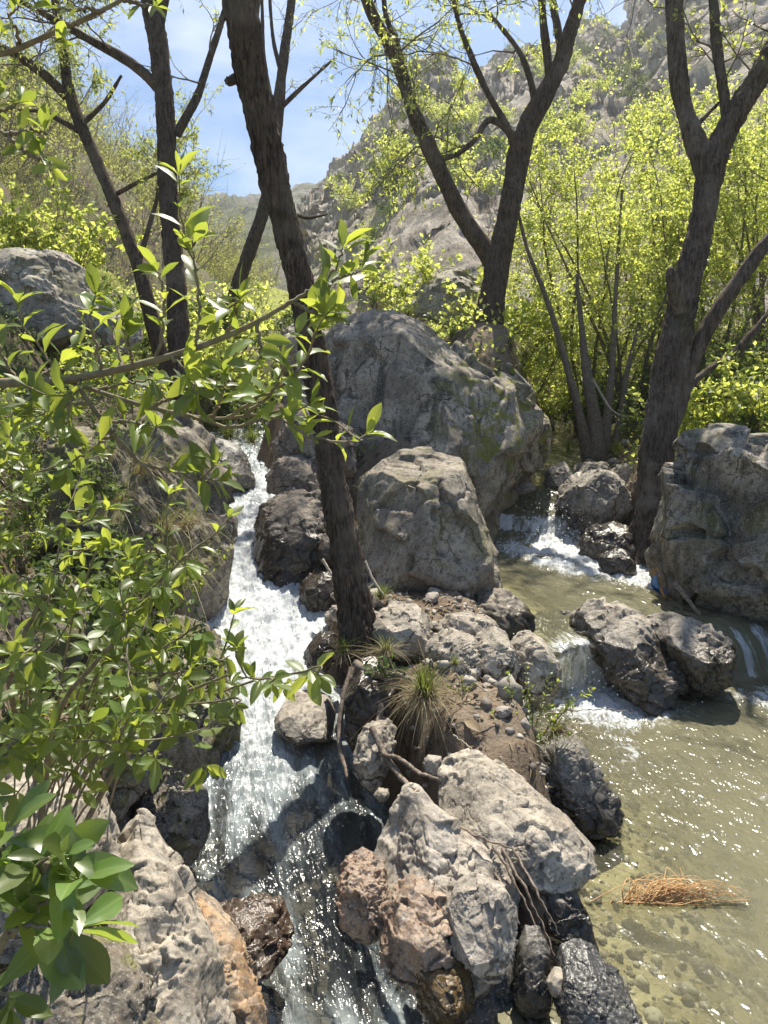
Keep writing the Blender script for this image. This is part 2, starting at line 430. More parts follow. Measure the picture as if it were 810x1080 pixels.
def ground_z(X, Y, rough=True):
    X = np.asarray(X, float).ravel(); Y = np.asarray(Y, float).ravel()
    num = np.zeros(len(X)); den = np.zeros(len(X))
    for bx, by, bz in BANK:
        w = 1.0 / ((X - bx) ** 2 + (Y - by) ** 2 + 0.01) ** 1.9
        num += w * bz; den += w
    B = num / den
    P = np.stack([X, Y, 0 * X], 1)
    if rough:
        far = sstep(6, 40, np.hypot(X, Y))
        B = B + fbm(P * 1.1, 4) * 0.12 + fbm(P * 4.5 + 3, 5, 0.6) * 0.06 + fbm(P * 16 + 3, 3, 0.6, True) * 0.02 * (1 - far) + far * fbm(P * 0.08, 3) * 2
    dl, zl = channel(LCF, X, Y); dr, zr = channel(RCF, X, Y)
    rag = fbm(P * 3.2 + 9, 3) * 0.09
    isl = sstep(-0.3, 0.0, X) * sstep(4.5, 3.8, Y)
    fl = sstep(-0.05, 0.32 - 0.16 * isl, dl + rag * (1 - .4 * isl)); fr = sstep(-0.04, 0.34 - 0.12 * isl, dr + rag * (1 - .3 * isl))
    bedl = zl - 0.16 + fbm(P * 4, 4) * 0.10; bedr = zr - 0.06 - 0.27 * sstep(-0.05, -0.85, dr) + fbm(P * 2.6 + 5, 4) * 0.10
    Z = bedl * (1 - fl) + B * fl
    Z = bedr * (1 - fr) + Z * fr
    return Z
def gz(x, y):
    return float(ground_z([x], [y])[0])

def spaced(a, b, step, lo, hi, k=1.10):
    c = list(np.arange(a, b, step)); s = step
    while c[-1] < hi: s *= k; c.append(c[-1] + s)
    s = step
    while c[0] > lo: s *= k; c.insert(0, c[0] - s)
    return np.array(c)
gx = spaced(-2.8, 3.6, 0.026, -450, 450); gy = spaced(0.6, 8.5, 0.026, -60, 700)
GX, GY = np.meshgrid(gx, gy)
gzv = ground_z(GX, GY)
dl_, zl_ = channel(LCF, GX.ravel(), GY.ravel()); dr_, zr_ = channel(RCF, GX.ravel(), GY.ravel())
nx, ny = len(gx), len(gy)
idx = np.arange(nx * ny).reshape(ny, nx)
gF = np.stack([idx[:-1, :-1], idx[:-1, 1:], idx[1:, 1:], idx[1:, :-1]], -1).reshape(-1, 4)
gV = np.stack([GX.ravel(), GY.ravel(), gzv], 1)
bed = sstep(0.10, -0.02, dr_); bedl = sstep(0.14, -0.02, dl_)
veg = np.clip(sstep(0.3, 1.2, np.minimum(dl_, dr_)) * sstep(-0.9, -1.8, GX.ravel()) + sstep(7.5, 9.5, GY.ravel()) + sstep(2.2, 3.2, GX.ravel()) * 0.7, 0, 1)
tag(put('ground', mesh_np('ground', gV, gF, attrs={'bed': bed, 'bedl': bedl, 'veg': veg}), ground_mat()), 'brown earth banks and stony bed of the mountain stream', kind='structure')

# ------------------------------------------------------------------ hills
def hill(name, ridge, base, label, mat, nu=300, nv=160, amp=2.0, cliff=0.0, bow=0.0, freq=0.08, sub=None, back=True):
    R = catmull(WA(ridge), nu); Bp = catmull(WA(base), nu)
    v = np.linspace(0, 1, nv)
    G = Bp[None] * (1 - v[:, None, None]) + R[None] * v[:, None, None]
    G[:, :, 2] += (np.sin(np.pi * v) * bow)[:, None] * 1.0
    if back:
        nb = 24; vb = np.linspace(0, 1, nb + 1)[1:]
        d = (R - Bp); d[:, 2] = 0; d /= np.linalg.norm(d, axis=1)[:, None]
        L = np.linalg.norm(R - Bp, axis=1).mean() * 0.5
        Gb = R[None] + d[None] * (vb[:, None, None] * L); Gb[:, :, 2] -= (vb ** 1.3 * L * 0.55)[:, None]
        G = np.concatenate([G, Gb], 0)
    n_v = len(G); P = G.reshape(-1, 3)
    fade = np.concatenate([0.12 + 0.88 * np.minimum(1, v * 2.2), np.ones(n_v - nv)])[:, None].repeat(nu, 1).ravel()
    n = fbm(P * freq, 6, 0.55) * amp + fbm(P * freq * 0.9 + 40, 5, 0.55, True) * amp * 0.7
    V = P.copy(); V[:, 2] += n * fade
    if cliff:
        f1, f2, h, off = worley(P * freq * 2.2 + fbm(P * freq * 3, 3)[:, None] * 0.4, 3)
        tb = np.random.RandomState(5).rand(256)
        V[:, 2] += (tb[h] - 0.4) * cliff * 0.45 * fade + fbm(P * freq * 3.0, 6, 0.6, True) * cliff * 0.9 * fade
        V[:, 1] += (fbm(P * freq * 2.0 + 8, 6, 0.62, True) * 1.3 + (tb[h] - 0.5) * 0.5) * cliff * fade
        V[:, 0] += fbm(P * freq * 2.4 + 28, 5, 0.6) * cliff * 0.8 * fade
    i = np.arange(n_v * nu).reshape(n_v, nu)
    F = np.stack([i[:-1, :-1], i[:-1, 1:], i[1:, 1:], i[1:, :-1]], -1).reshape(-1, 4)
    tag(put(name, mesh_np(name, V, F), mat), label, kind='structure')
    return V.reshape(n_v, nu, 3)[:nv]
m_far = hill_mat('far_ridge_rock', (0.26, 0.23, 0.20), (0.40, 0.37, 0.33), (0.14, 0.15, 0.06), (0.10, 0.12, 0.06), 0.75, 0.35)
m_scree = hill_mat('scree_rock', (0.26, 0.22, 0.17), (0.62, 0.56, 0.47), (0.20, 0.22, 0.07), (0.13, 0.16, 0.05), 0.42, 1.0)
m_grassy = hill_mat('grassy_slope', (0.30, 0.26, 0.20), (0.40, 0.36, 0.29), (0.44, 0.45, 0.12), (0.27, 0.31, 0.08), 1.5, 1.6)
HL = hill('hills', [(-420, 0, 52), (-220, 30, 52), (-90, 60, 54), (0, 108, 56), (50, 150, 58), (100, 190, 60), (140, 222, 64), (175, 252, 70), (230, 300, 80), (300, 330, 90)],
     [(-500, 330, 9), (-300, 335, 10), (-150, 335, 11), (-40, 338, 12), (40, 340, 13), (100, 345, 15), (160, 350, 18), (210, 355, 22), (260, 358, 28), (320, 360, 34)],
     'grassy yellow green slope of the valley on the left', m_grassy, amp=2.4, freq=0.14, bow=1.5)
hill('hills', [(60, 250, 200), (130, 232, 210), (190, 222, 220), (230, 213, 230), (265, 218, 240), (300, 206, 240), (340, 197, 235), (380, 190, 225), (430, 200, 220), (520, 210, 220)],
     [(40, 352, 60), (110, 352, 60), (180, 352, 60), (230, 352, 60), (265, 352, 60), (300, 352, 60), (340, 352, 60), (380, 352, 60), (430, 352, 60), (520, 352, 60)],
     'distant ridge closing the valley under the sky', m_far, amp=7, freq=0.02, cliff=5)
HR = hill('hills', [(318, 225, 90), (345, 200, 90), (375, 172, 90), (405, 135, 92), (430, 88, 94), (455, 68, 95), (478, 82, 96), (492, 112, 98), (515, 78, 102), (550, 62, 106), (590, 56, 108), (612, 38, 110), (634, 24, 112), (652, 40, 112), (664, 44, 112), (674, -20, 112), (700, -70, 112), (800, -110, 112), (1000, -170, 112), (1250, -220, 112)],
     [(330, 372, 30), (360, 372, 26), (385, 372, 23), (410, 372, 20), (440, 372, 18), (470, 372, 17), (500, 374, 16), (530, 376, 16), (560, 380, 16), (590, 385, 16), (620, 390, 16), (650, 395, 16), (680, 398, 16), (710, 400, 15), (740, 402, 15), (780, 405, 15), (830, 405, 15), (900, 405, 14), (1000, 405, 14), (1150, 405, 14)],
     'steep pale rocky mountainside with crags on the right', m_scree, nu=620, nv=300, amp=2.6, cliff=3.4, freq=0.11)

# ------------------------------------------------------------------ water
def stream_mesh(name, cf, n_s, half_extra, dx, mat, foamfun, dispfun, label):
    seg = np.linalg.norm(np.diff(cf[:, :2], axis=0), axis=1); s0 = np.concatenate([[0], np.cumsum(seg)])
    s = np.linspace(0, s0[-1], n_s)
    C = np.stack([np.interp(s, s0, cf[:, k]) for k in range(4)], 1)
    T = np.gradient(C[:, :2], axis=0); T /= np.linalg.norm(T, axis=1)[:, None]
    Nn = np.stack([-T[:, 1], T[:, 0]], 1)
    hw = C[:, 3].max() + half_extra; nw = int(2 * hw / dx)
    w = np.linspace(-hw, hw, nw)
    S, Wd = np.meshgrid(s, w, indexing='ij')
    lim = (C[:, 3] + half_extra)[:, None]
    Wc = np.clip(Wd, -lim, lim)
    X = C[:, 0][:, None] + Nn[:, 0][:, None] * Wc; Y = C[:, 1][:, None] + Nn[:, 1][:, None] * Wc
    Z = C[:, 2][:, None] + 0 * X
    slope = np.gradient(C[:, 2], s)[:, None] + 0 * X
    P = np.stack([X.ravel(), Y.ravel(), Z.ravel()], 1); fl = np.stack([S.ravel(), Wc.ravel(), 0 * X.ravel()], 1)
    foam, ripple = foamfun(P, fl, slope.ravel(), s0)
    dz = dispfun(P, fl, foam, ripple)
    P[:, 2] += dz
    depth = P[:, 2] - ground_z(P[:, 0], P[:, 1])
    i = np.arange(n_s * nw).reshape(n_s, nw)
    F = np.stack([i[:-1, :-1], i[:-1, 1:], i[1:, 1:], i[1:, :-1]], -1).reshape(-1, 4)
    d = depth.ravel(); keep = (d[F] > -0.02).any(1)
    F = F[keep]
    used = np.zeros(len(P), bool); used[F.ravel()] = True
    remap = np.cumsum(used) - 1; F = remap[F]
    V = P[used]
    # each corner turned the same way up
    a, b, c = V[F[:200, 0]], V[F[:200, 1]], V[F[:200, 2]]
    if np.cross(b - a, c - a)[:, 2].mean() < 0: F = F[:, ::-1]
    foam = np.clip(foam + sstep(0.03, 0.0, d) * sstep(0.25, 0.6, foam) * 0.2, 0, 1)
    return V, F, used, fl, foam, ripple, d
def ripples(P, k, a):
    return fbm(P * k, 4, 0.55) * a

def foam_right(P, fl, slope, s0):
    x, y = P[:, 0], P[:, 1]
    nz = fbm(P * 3, 3)
    stripe = fbm(np.stack([fl[:, 0] * 1.5, fl[:, 1] * 8, 0 * x], 1), 4)
    f = sstep(0.35, 1.1, np.abs(slope)) * np.where(y > 5, np.clip(0.85 + 0.8 * stripe, 0.3, 1), np.clip(0.66 + 2.0 * stripe, 0.0, 1))
    # below the upper cascade: white tongue running down and to the right across the upper pool
    cx = np.interp(y, [4.6, 5.0, 5.5, 6.0, 6.5], [2.1, 1.95, 1.74, 1.50, 1.44])
    tongue = np.exp(-((x - cx) / np.interp(y, [4.6, 5.3, 6.5], [.28, .38, .36])) ** 2) * sstep(4.5, 5.2, y) * sstep(6.9, 6.4, y)
    tongue = np.maximum(tongue, np.exp(-((x - np.interp(y, [4.7, 5.2, 5.8], [2.15, 2.0, 1.7])) / .30) ** 2) * sstep(4.5, 5.0, y) * sstep(6.3, 5.9, y))
    cl_ = np.interp(y, RCF[::-1, 1], RCF[::-1, 0])
    f = np.maximum(f, (0.84 + 0.45 * fbm(P * [3, 6, 1] + 17, 3)) * sstep(4.9, 5.5, y) * sstep(6.7, 6.3, y) * sstep(-0.55, -0.05, x - cl_ + 0.5 * (y - 5.6)))
    f = np.maximum(f, tongue * np.interp(y, [4.6, 5.3, 6.4], [.75, .95, 1.0]))
    # boil at the foot of the little fall, drifting towards the viewer along the island
    d = np.hypot((x - 1.22) / 0.52, (y - 3.80) / 0.42)
    f = np.maximum(f, np.exp(-d ** 2) * 0.98)
    tr = np.exp(-((x - np.interp(y, [2.3, 3.0, 3.9], [1.28, 1.12, 1.12])) / 0.16) ** 2) * sstep(2.2, 3.0, y) * sstep(4.1, 3.7, y)
    f = np.maximum(f, tr * (0.52 + 0.5 * fbm(P * [5, 3, 1], 3)))
    drift = np.exp(-((x - np.interp(y, [2.0, 3.0, 4.0], [1.75, 1.55, 1.3])) / 0.30) ** 2) * sstep(2.0, 2.6, y) * sstep(4.0, 3.5, y)
    f = np.maximum(f, drift * (0.30 + 0.7 * fbm(P * [7, 4, 1] + 3, 3)))
    d2 = np.hypot((x - 2.15) / 0.45, (y - 3.85) / 0.26)
    f = np.maximum(f, np.exp(-d2 ** 2) * 0.85)
    f = np.maximum(f, 0.44 * sstep(2.9, 3.9, y) * sstep(4.3, 4.0, y))
    f = np.clip(f + nz * 0.22 * sstep(0.05, 0.3, f), 0, 1)
    rip = np.clip(0.42 + f + 0.4 * sstep(2.0, 3.2, y), 0, 1)
    return f, rip
def disp_right(P, fl, foam, rip):
    return ripples(P + [0, 0, 3], 7, 0.012) * (0.25 + rip) + ripples(P * [1, 1, .3], 13, 0.055) * sstep(0.3, 0.9, foam) + ripples(P, 34, 0.016) * sstep(0.35, 0.9, foam)
def foam_left(P, fl, slope, s0):
    x, y = P[:, 0], P[:, 1]
    f = np.interp(y, [1.2, 1.75, 2.0, 2.2, 2.45, 2.9, 3.2, 3.6, 4.0, 4.4, 5.0, 5.8, 6.6, 9], [.82, .82, .68, .50, .46, .56, .70, .82, .95, 1.0, .97, .92, .80, .6])
    wl_ = fl[:, 1]
    dark = np.exp(-((wl_ - 0.0) / .2) ** 2) * sstep(2.9, 2.6, y) * sstep(2.0, 2.25, y)
    f = f - 0.25 * dark
    # towards the island side the lower run stays dark and glassy, a white strand comes in from the bank
    side = (x - np.interp(y, LCF[::-1, 1], LCF[::-1, 0]))
    f = f - sstep(0.0, 0.35, side) * sstep(3.7, 3.3, y) * sstep(2.2, 2.6, y) * 0.30
    st = np.exp(-((x - np.interp(y, [1.5, 1.8, 2.1, 2.3], [-.22, -.30, -.45, -.58])) / 0.13) ** 2) * sstep(2.45, 2.15, y)
    f = np.maximum(f, st * 0.80)
    f = np.clip(f + fbm(fl * [2.2, 9, 1], 4) * 0.42, 0, 1)
    return f, np.clip(0.75 + f, 0, 1)
def disp_left(P, fl, foam, rip):
    Q = np.stack([fl[:, 0] * 0.6, fl[:, 1], P[:, 2]], 1)
    return ripples(Q + 5, 6, 0.035) + ripples(Q + 2, 17, 0.035) * sstep(0.2, 0.7, foam) + ripples(P, 40, 0.014) * sstep(0.1, 0.7, foam) + ripples(Q * 0.999 + 8, 24, 0.018) + ripples(Q + 4, 55, 0.006)
m_pool = water_mat('pool_water', (0.205, 0.193, 0.120), (0.90, 0.93, 0.80), 1.1, (0.6, 1, 1))
m_rapid = water_mat('rapid_water', (0.30, 0.345, 0.355), (0.84, 0.90, 0.89), 1.4, (0.42, 1.25, 1))
# the pool and the stream above it; the water drops over a lip at y = 4.15
RW = RCF.copy()
def level_right(y):
    return np.interp(y, [-2, 4.02, 4.05, 4.10, 4.17, 4.25, 6.35, 6.5, 6.62, 6.8, 6.95, 7.1, 8.2, 10, 15], [-.02, 0, .03, .17, .255, .275, .30, .36, .50, .55, .66, .70, .88, 1.08, 1.6])
ri = catmull(np.column_stack([RCF[:, :2], RCF[:, 2:]])[::4], 520)
ri[:, 2] = level_right(ri[:, 1])
sel = ri[:, 1] > 0.3
V, F, used, fl, foam, rip, d = stream_mesh('water', ri[sel], 820, 0.32, 0.0145, m_pool, foam_right, disp_right, '')
murk = 1 - np.exp(-np.clip(d, 0, 2) * 4.6)
tag(put('water', mesh_np('water', V, F, attrs={'flow': fl[used], 'foam': foam[used], 'ripple': rip[used], 'murk': murk[used]}), m_pool), 'murky green pool and small falls of the right stream', kind='structure')
li = catmull(LCH, 500)
V, F, used, fl, foam, rip, d = stream_mesh('water', li[li[:, 1] > 0.6], 900, 0.30, 0.012, m_rapid, foam_left, disp_left, '')
murk = np.clip(0.06 + 0.8 * sstep(0.20, 0.80, foam + 0.55 * fbm(fl * [2.2, 9, 1] + 4, 4)), 0.03, 0.8)
tag(put('water', mesh_np('water', V, F, attrs={'flow': fl[used], 'foam': foam[used], 'ripple': rip[used], 'murk': murk[used]}), m_rapid), 'foaming white rapid of the left stream', kind='structure')

# ------------------------------------------------------------------ rocks
_ico = {}
def ico(level):
    if level not in _ico:
        bm = bmesh.new(); bmesh.ops.create_icosphere(bm, subdivisions=level, radius=1.0)
        _ico[level] = (np.array([v.co[:] for v in bm.verts]), np.array([[v.index for v in f.verts] for f in bm.faces])); bm.free()
    return _ico[level]
def unit3(v):
    return v / np.linalg.norm(v)
def rock_shape(poly, t, dr, seed, level=6, lean=0.15, facets=18, chunk=0.11, ridg=0.06, fine=0.012, box=2.6, cell=0.38, crack=0.03, knob=0.0, strata=0.025, planes=(), fmin=0.70):
    """a boulder: outline given in the photograph's pixels at its own distance t, half thickness dr along the line of sight, then
    cut by planes, split into chunks and weathered by noise; returns world vertices and faces"""
    rng = np.random.RandomState(seed)
    p = np.asarray(poly, float)
    x, y = p[:, 0], p[:, 1]; x1, y1 = np.roll(x, -1), np.roll(y, -1)
    cr = x * y1 - x1 * y; A = cr.sum() / 2
    c = np.array([((x + x1) * cr).sum(), ((y + y1) * cr).sum()]) / (6 * A)
    q = np.stack([(x - c[0]), -(y - c[1])], 1) * t / FPX
    th = np.linspace(-math.pi, math.pi, 361); rr = np.zeros(361)
    for k, a in enumerate(th):
        dx, dy = math.cos(a), math.sin(a)
        for i in range(len(q)):
            a0, b0 = q[i], q[(i + 1) % len(q)]; e = b0 - a0
            den = dx * e[1] - dy * e[0]
            if abs(den) < 1e-9: continue
            u = (a0[0] * e[1] - a0[1] * e[0]) / den; w = (a0[0] * dy - a0[1] * dx) / den
            if u > 0 and -1e-6 <= w <= 1 + 1e-6: rr[k] = max(rr[k], u)
    rr[rr == 0] = rr[rr > 0].mean()
    ker = np.array([1, 2, 3, 2, 1.]) / 9
    rs = np.convolve(np.concatenate([rr[-3:-1], rr, rr[1:3]]), ker, 'valid')
    rs = rs * 1.055; dr = dr * 1.05
    D, F = ico(level)
    cphi = np.hypot(D[:, 0], D[:, 1]); ang = np.arctan2(D[:, 1], D[:, 0])
    sc = 1 / (cphi ** box + np.abs(D[:, 2]) ** box) ** (1 / box)
    r = np.interp(ang, th, rs)
    V = np.stack([np.cos(ang) * r * cphi * sc, np.sin(ang) * r * cphi * sc, dr * D[:, 2] * sc], 1)
    size = float(rs.mean())
    for k in range(facets):
        n = rng.normal(size=3); n[2] = abs(n[2]) * 0.9 + 0.35; n[1] += 0.25; n /= np.linalg.norm(n)
        h = V @ n; dmax = h.max() * rng.uniform(fmin, 0.93)
        ov = np.maximum(h - dmax, 0); V = V - n * ov[:, None] * 0.92
    for k in range(42):                          # many shallow cuts: flat worn faces and blunt edges
        n = rng.normal(size=3); n[2] = abs(n[2]); n /= np.linalg.norm(n)
        h = V @ n; ov = np.maximum(h - h.max() * rng.uniform(0.84, 0.985), 0); V = V - n * ov[:, None] * 0.96
    for (a, b, c_, fr) in planes:
        n = unit3(np.array([a, b, c_], float)); h = V @ n; ov = np.maximum(h - h.max() * fr, 0); V = V - n * ov[:, None] * 0.95
    V[:, 2] -= lean * V[:, 1]                    # local z looks at the viewer: lean the face back
    Wd = V[:, :1] * RIGHT + V[:, 1:2] * UP - V[:, 2:] * FWD
    N = normals(Wd, F)
    so = rng.rand(3) * 50
    ax = unit3(rng.normal(size=3) + np.array([0, 0, 0.6]))
    st = rng.uniform(0.9, 1.9)                          # bedding: chunks flattened along one axis
    Q = Wd / size + so
    P = Q / cell; P = P + (P @ ax)[:, None] * ax * (st - 1)
    wp = np.stack([fbm(P * 0.8 + 11, 3), fbm(P * 0.8 + 31, 3), fbm(P * 0.8 + 51, 3)], 1)
    P = P + wp * 0.55
    f1, f2, h, off = worley(P, seed % 7)
    tb = np.random.RandomState(seed).rand(256, 4)
    tl = (tb[h, 1:] - 0.5) * 2
    m1 = sstep(-0.30, 0.20, perlin(Q * 1.1 + 5)); m2 = sstep(-0.10, 0.35, perlin(Q * 1.5 + 25)); m3 = sstep(0.02, 0.35, perlin(Q * 1.3 + 45))
    tilt = lambda T_, h_, o_, k: np.clip((T_[h_, 0] - 0.5) * k + ((T_[h_, 1:] - 0.5) * 2.4 * o_).sum(1), -0.8, 0.8)
    disp = size * chunk * m1 * tilt(tb, h, off, 0.7) - size * crack * m3 * np.exp(-((f2 - f1) / 0.045) ** 2)
    Pb = P * 2.3 + wp * 0.35 + 9
    f1b, f2b, hb, ob = worley(Pb, (seed + 3) % 7)
    disp += size * chunk * 0.36 * m2 * tilt(tb, hb, ob, 0.5)
    disp += size * ridg * (0.7 * fbm(Q * 1.4 + 3, 3, 0.5) + 0.35 * fbm(Q * 2.4 + wp * 0.25, 5, 0.5, True)) + size * knob * -np.abs(fbm(Q * 3.2 + 19, 3, 0.45))
    su = (Q @ ax) * 5.5 + fbm(Q * 1.2 + 61, 4) * 1.6; sf = su - np.floor(su)
    disp += size * strata * m2 * (sf - sstep(0.80, 1.0, sf) - 0.4)
    disp += size * fine * fbm(Q * 8, 5, 0.6) - size * fine * 1.3 * m3 * np.maximum(fbm(Q * 11 + 3, 3, 0.5) - 0.08, 0) + 0.0016 * fbm(Wd * 45 + so, 3, 0.6)
    Wd = Wd + N * disp[:, None]
    return Wd, F, W(c[0], c[1], t)
def rock(poly, t, dr, seed, mat, label, level=6, name='boulder', cat='boulder', group=None, **kw):
    V, F, c = rock_shape(poly, t, dr, seed, level, **kw)
    return tag(put(name, mesh_np(name, V, F), mat, loc=c), label, cat, group)

RM = {
    'earth': rock_mat('earthy_stone', light=(0.350, 0.280, 0.197), mid=(0.206, 0.150, 0.099), dark=(0.07, 0.052, 0.038), stain_amt=0.7, lichen=0.6),
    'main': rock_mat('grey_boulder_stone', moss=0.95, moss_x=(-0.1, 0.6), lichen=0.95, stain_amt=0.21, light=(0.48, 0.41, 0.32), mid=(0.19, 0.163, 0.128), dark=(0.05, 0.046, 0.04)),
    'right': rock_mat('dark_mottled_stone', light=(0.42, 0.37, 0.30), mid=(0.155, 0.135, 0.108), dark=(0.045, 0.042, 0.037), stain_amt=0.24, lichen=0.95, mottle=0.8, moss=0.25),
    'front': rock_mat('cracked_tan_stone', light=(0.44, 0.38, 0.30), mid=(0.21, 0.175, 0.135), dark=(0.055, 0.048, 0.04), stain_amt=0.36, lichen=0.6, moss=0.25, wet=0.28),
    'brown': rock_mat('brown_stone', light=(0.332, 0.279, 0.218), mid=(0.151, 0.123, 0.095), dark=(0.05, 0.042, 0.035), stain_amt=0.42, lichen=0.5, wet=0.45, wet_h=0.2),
    'upland': rock_mat('upland_limestone', light=(0.542, 0.486, 0.397), mid=(0.284, 0.250, 0.202), stain_amt=0.21, lichen=0.7, moss=0.3),
    'pale': rock_mat('pale_limestone', light=(0.584, 0.515, 0.413), mid=(0.276, 0.239, 0.187), dark=(0.075, 0.066, 0.056), stain_amt=0.27, lichen=0.45),
    'palewet': rock_mat('pale_limestone_wet_foot', light=(0.630, 0.564, 0.464), mid=(0.342, 0.300, 0.243), stain_amt=0.27, lichen=0.55, wet=0.05, wet_h=0.12),
    'stream': rock_mat('stream_stone', light=(0.557, 0.493, 0.399), mid=(0.241, 0.209, 0.166), dark=(0.06, 0.054, 0.046), stain_amt=0.24, lichen=0.6, wet=0.13, wet_h=0.16),
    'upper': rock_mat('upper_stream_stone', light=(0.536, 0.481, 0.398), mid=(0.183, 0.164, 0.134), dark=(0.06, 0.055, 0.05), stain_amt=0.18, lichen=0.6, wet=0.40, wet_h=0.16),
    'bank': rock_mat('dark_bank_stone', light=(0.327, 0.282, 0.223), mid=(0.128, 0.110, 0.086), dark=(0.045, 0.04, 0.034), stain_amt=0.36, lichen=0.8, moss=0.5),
    'red': rock_mat('reddish_stone', light=(0.424, 0.320, 0.227), mid=(0.254, 0.170, 0.114), stain=(0.25, 0.13, 0.09), stain_amt=0.6, lichen=0.4, wet=-0.12, wet_h=0.12, rough=0.5),
    'grey': rock_mat('grey_lilac_stone', light=(0.579, 0.514, 0.426), mid=(0.302, 0.263, 0.215), dark=(0.08, 0.07, 0.06), stain=(0.26, 0.16, 0.11), stain_amt=0.21, lichen=0.4, wet=-0.06, wet_h=0.12),
    'algae': rock_mat('ochre_stained_stone', light=(0.424, 0.310, 0.140), mid=(0.212, 0.120, 0.039), stain=(0.42, 0.23, 0.03), stain_amt=1.0, lichen=0.7, wet=-0.02, wet_h=0.2, rough=0.4),
    'black': rock_mat('wet_slate_and_shadow_fill', light=(0.138, 0.135, 0.122), mid=(0.059, 0.057, 0.053), dark=(0.02, 0.02, 0.022), stain_amt=0.0, lichen=0.5, rough=0.26, bump=0.7),
    'slate': rock_mat('dark_blue_grey_stone', light=(0.301, 0.277, 0.237), mid=(0.127, 0.117, 0.099), dark=(0.04, 0.04, 0.04), stain_amt=0.12, lichen=0.5, rough=0.5, wet=0.03),
    'ochre': rock_mat('ochre_brown_stone', light=(0.478, 0.360, 0.236), mid=(0.318, 0.200, 0.105), stain=(0.36, 0.19, 0.07), stain_amt=0.9, lichen=0.35, wet=-0.05, rough=0.6),
    'cliff': rock_mat('scree_limestone', light=(0.561, 0.505, 0.418), mid=(0.297, 0.264, 0.217), stain_amt=0.18, lichen=0.6, moss=0.3),
}
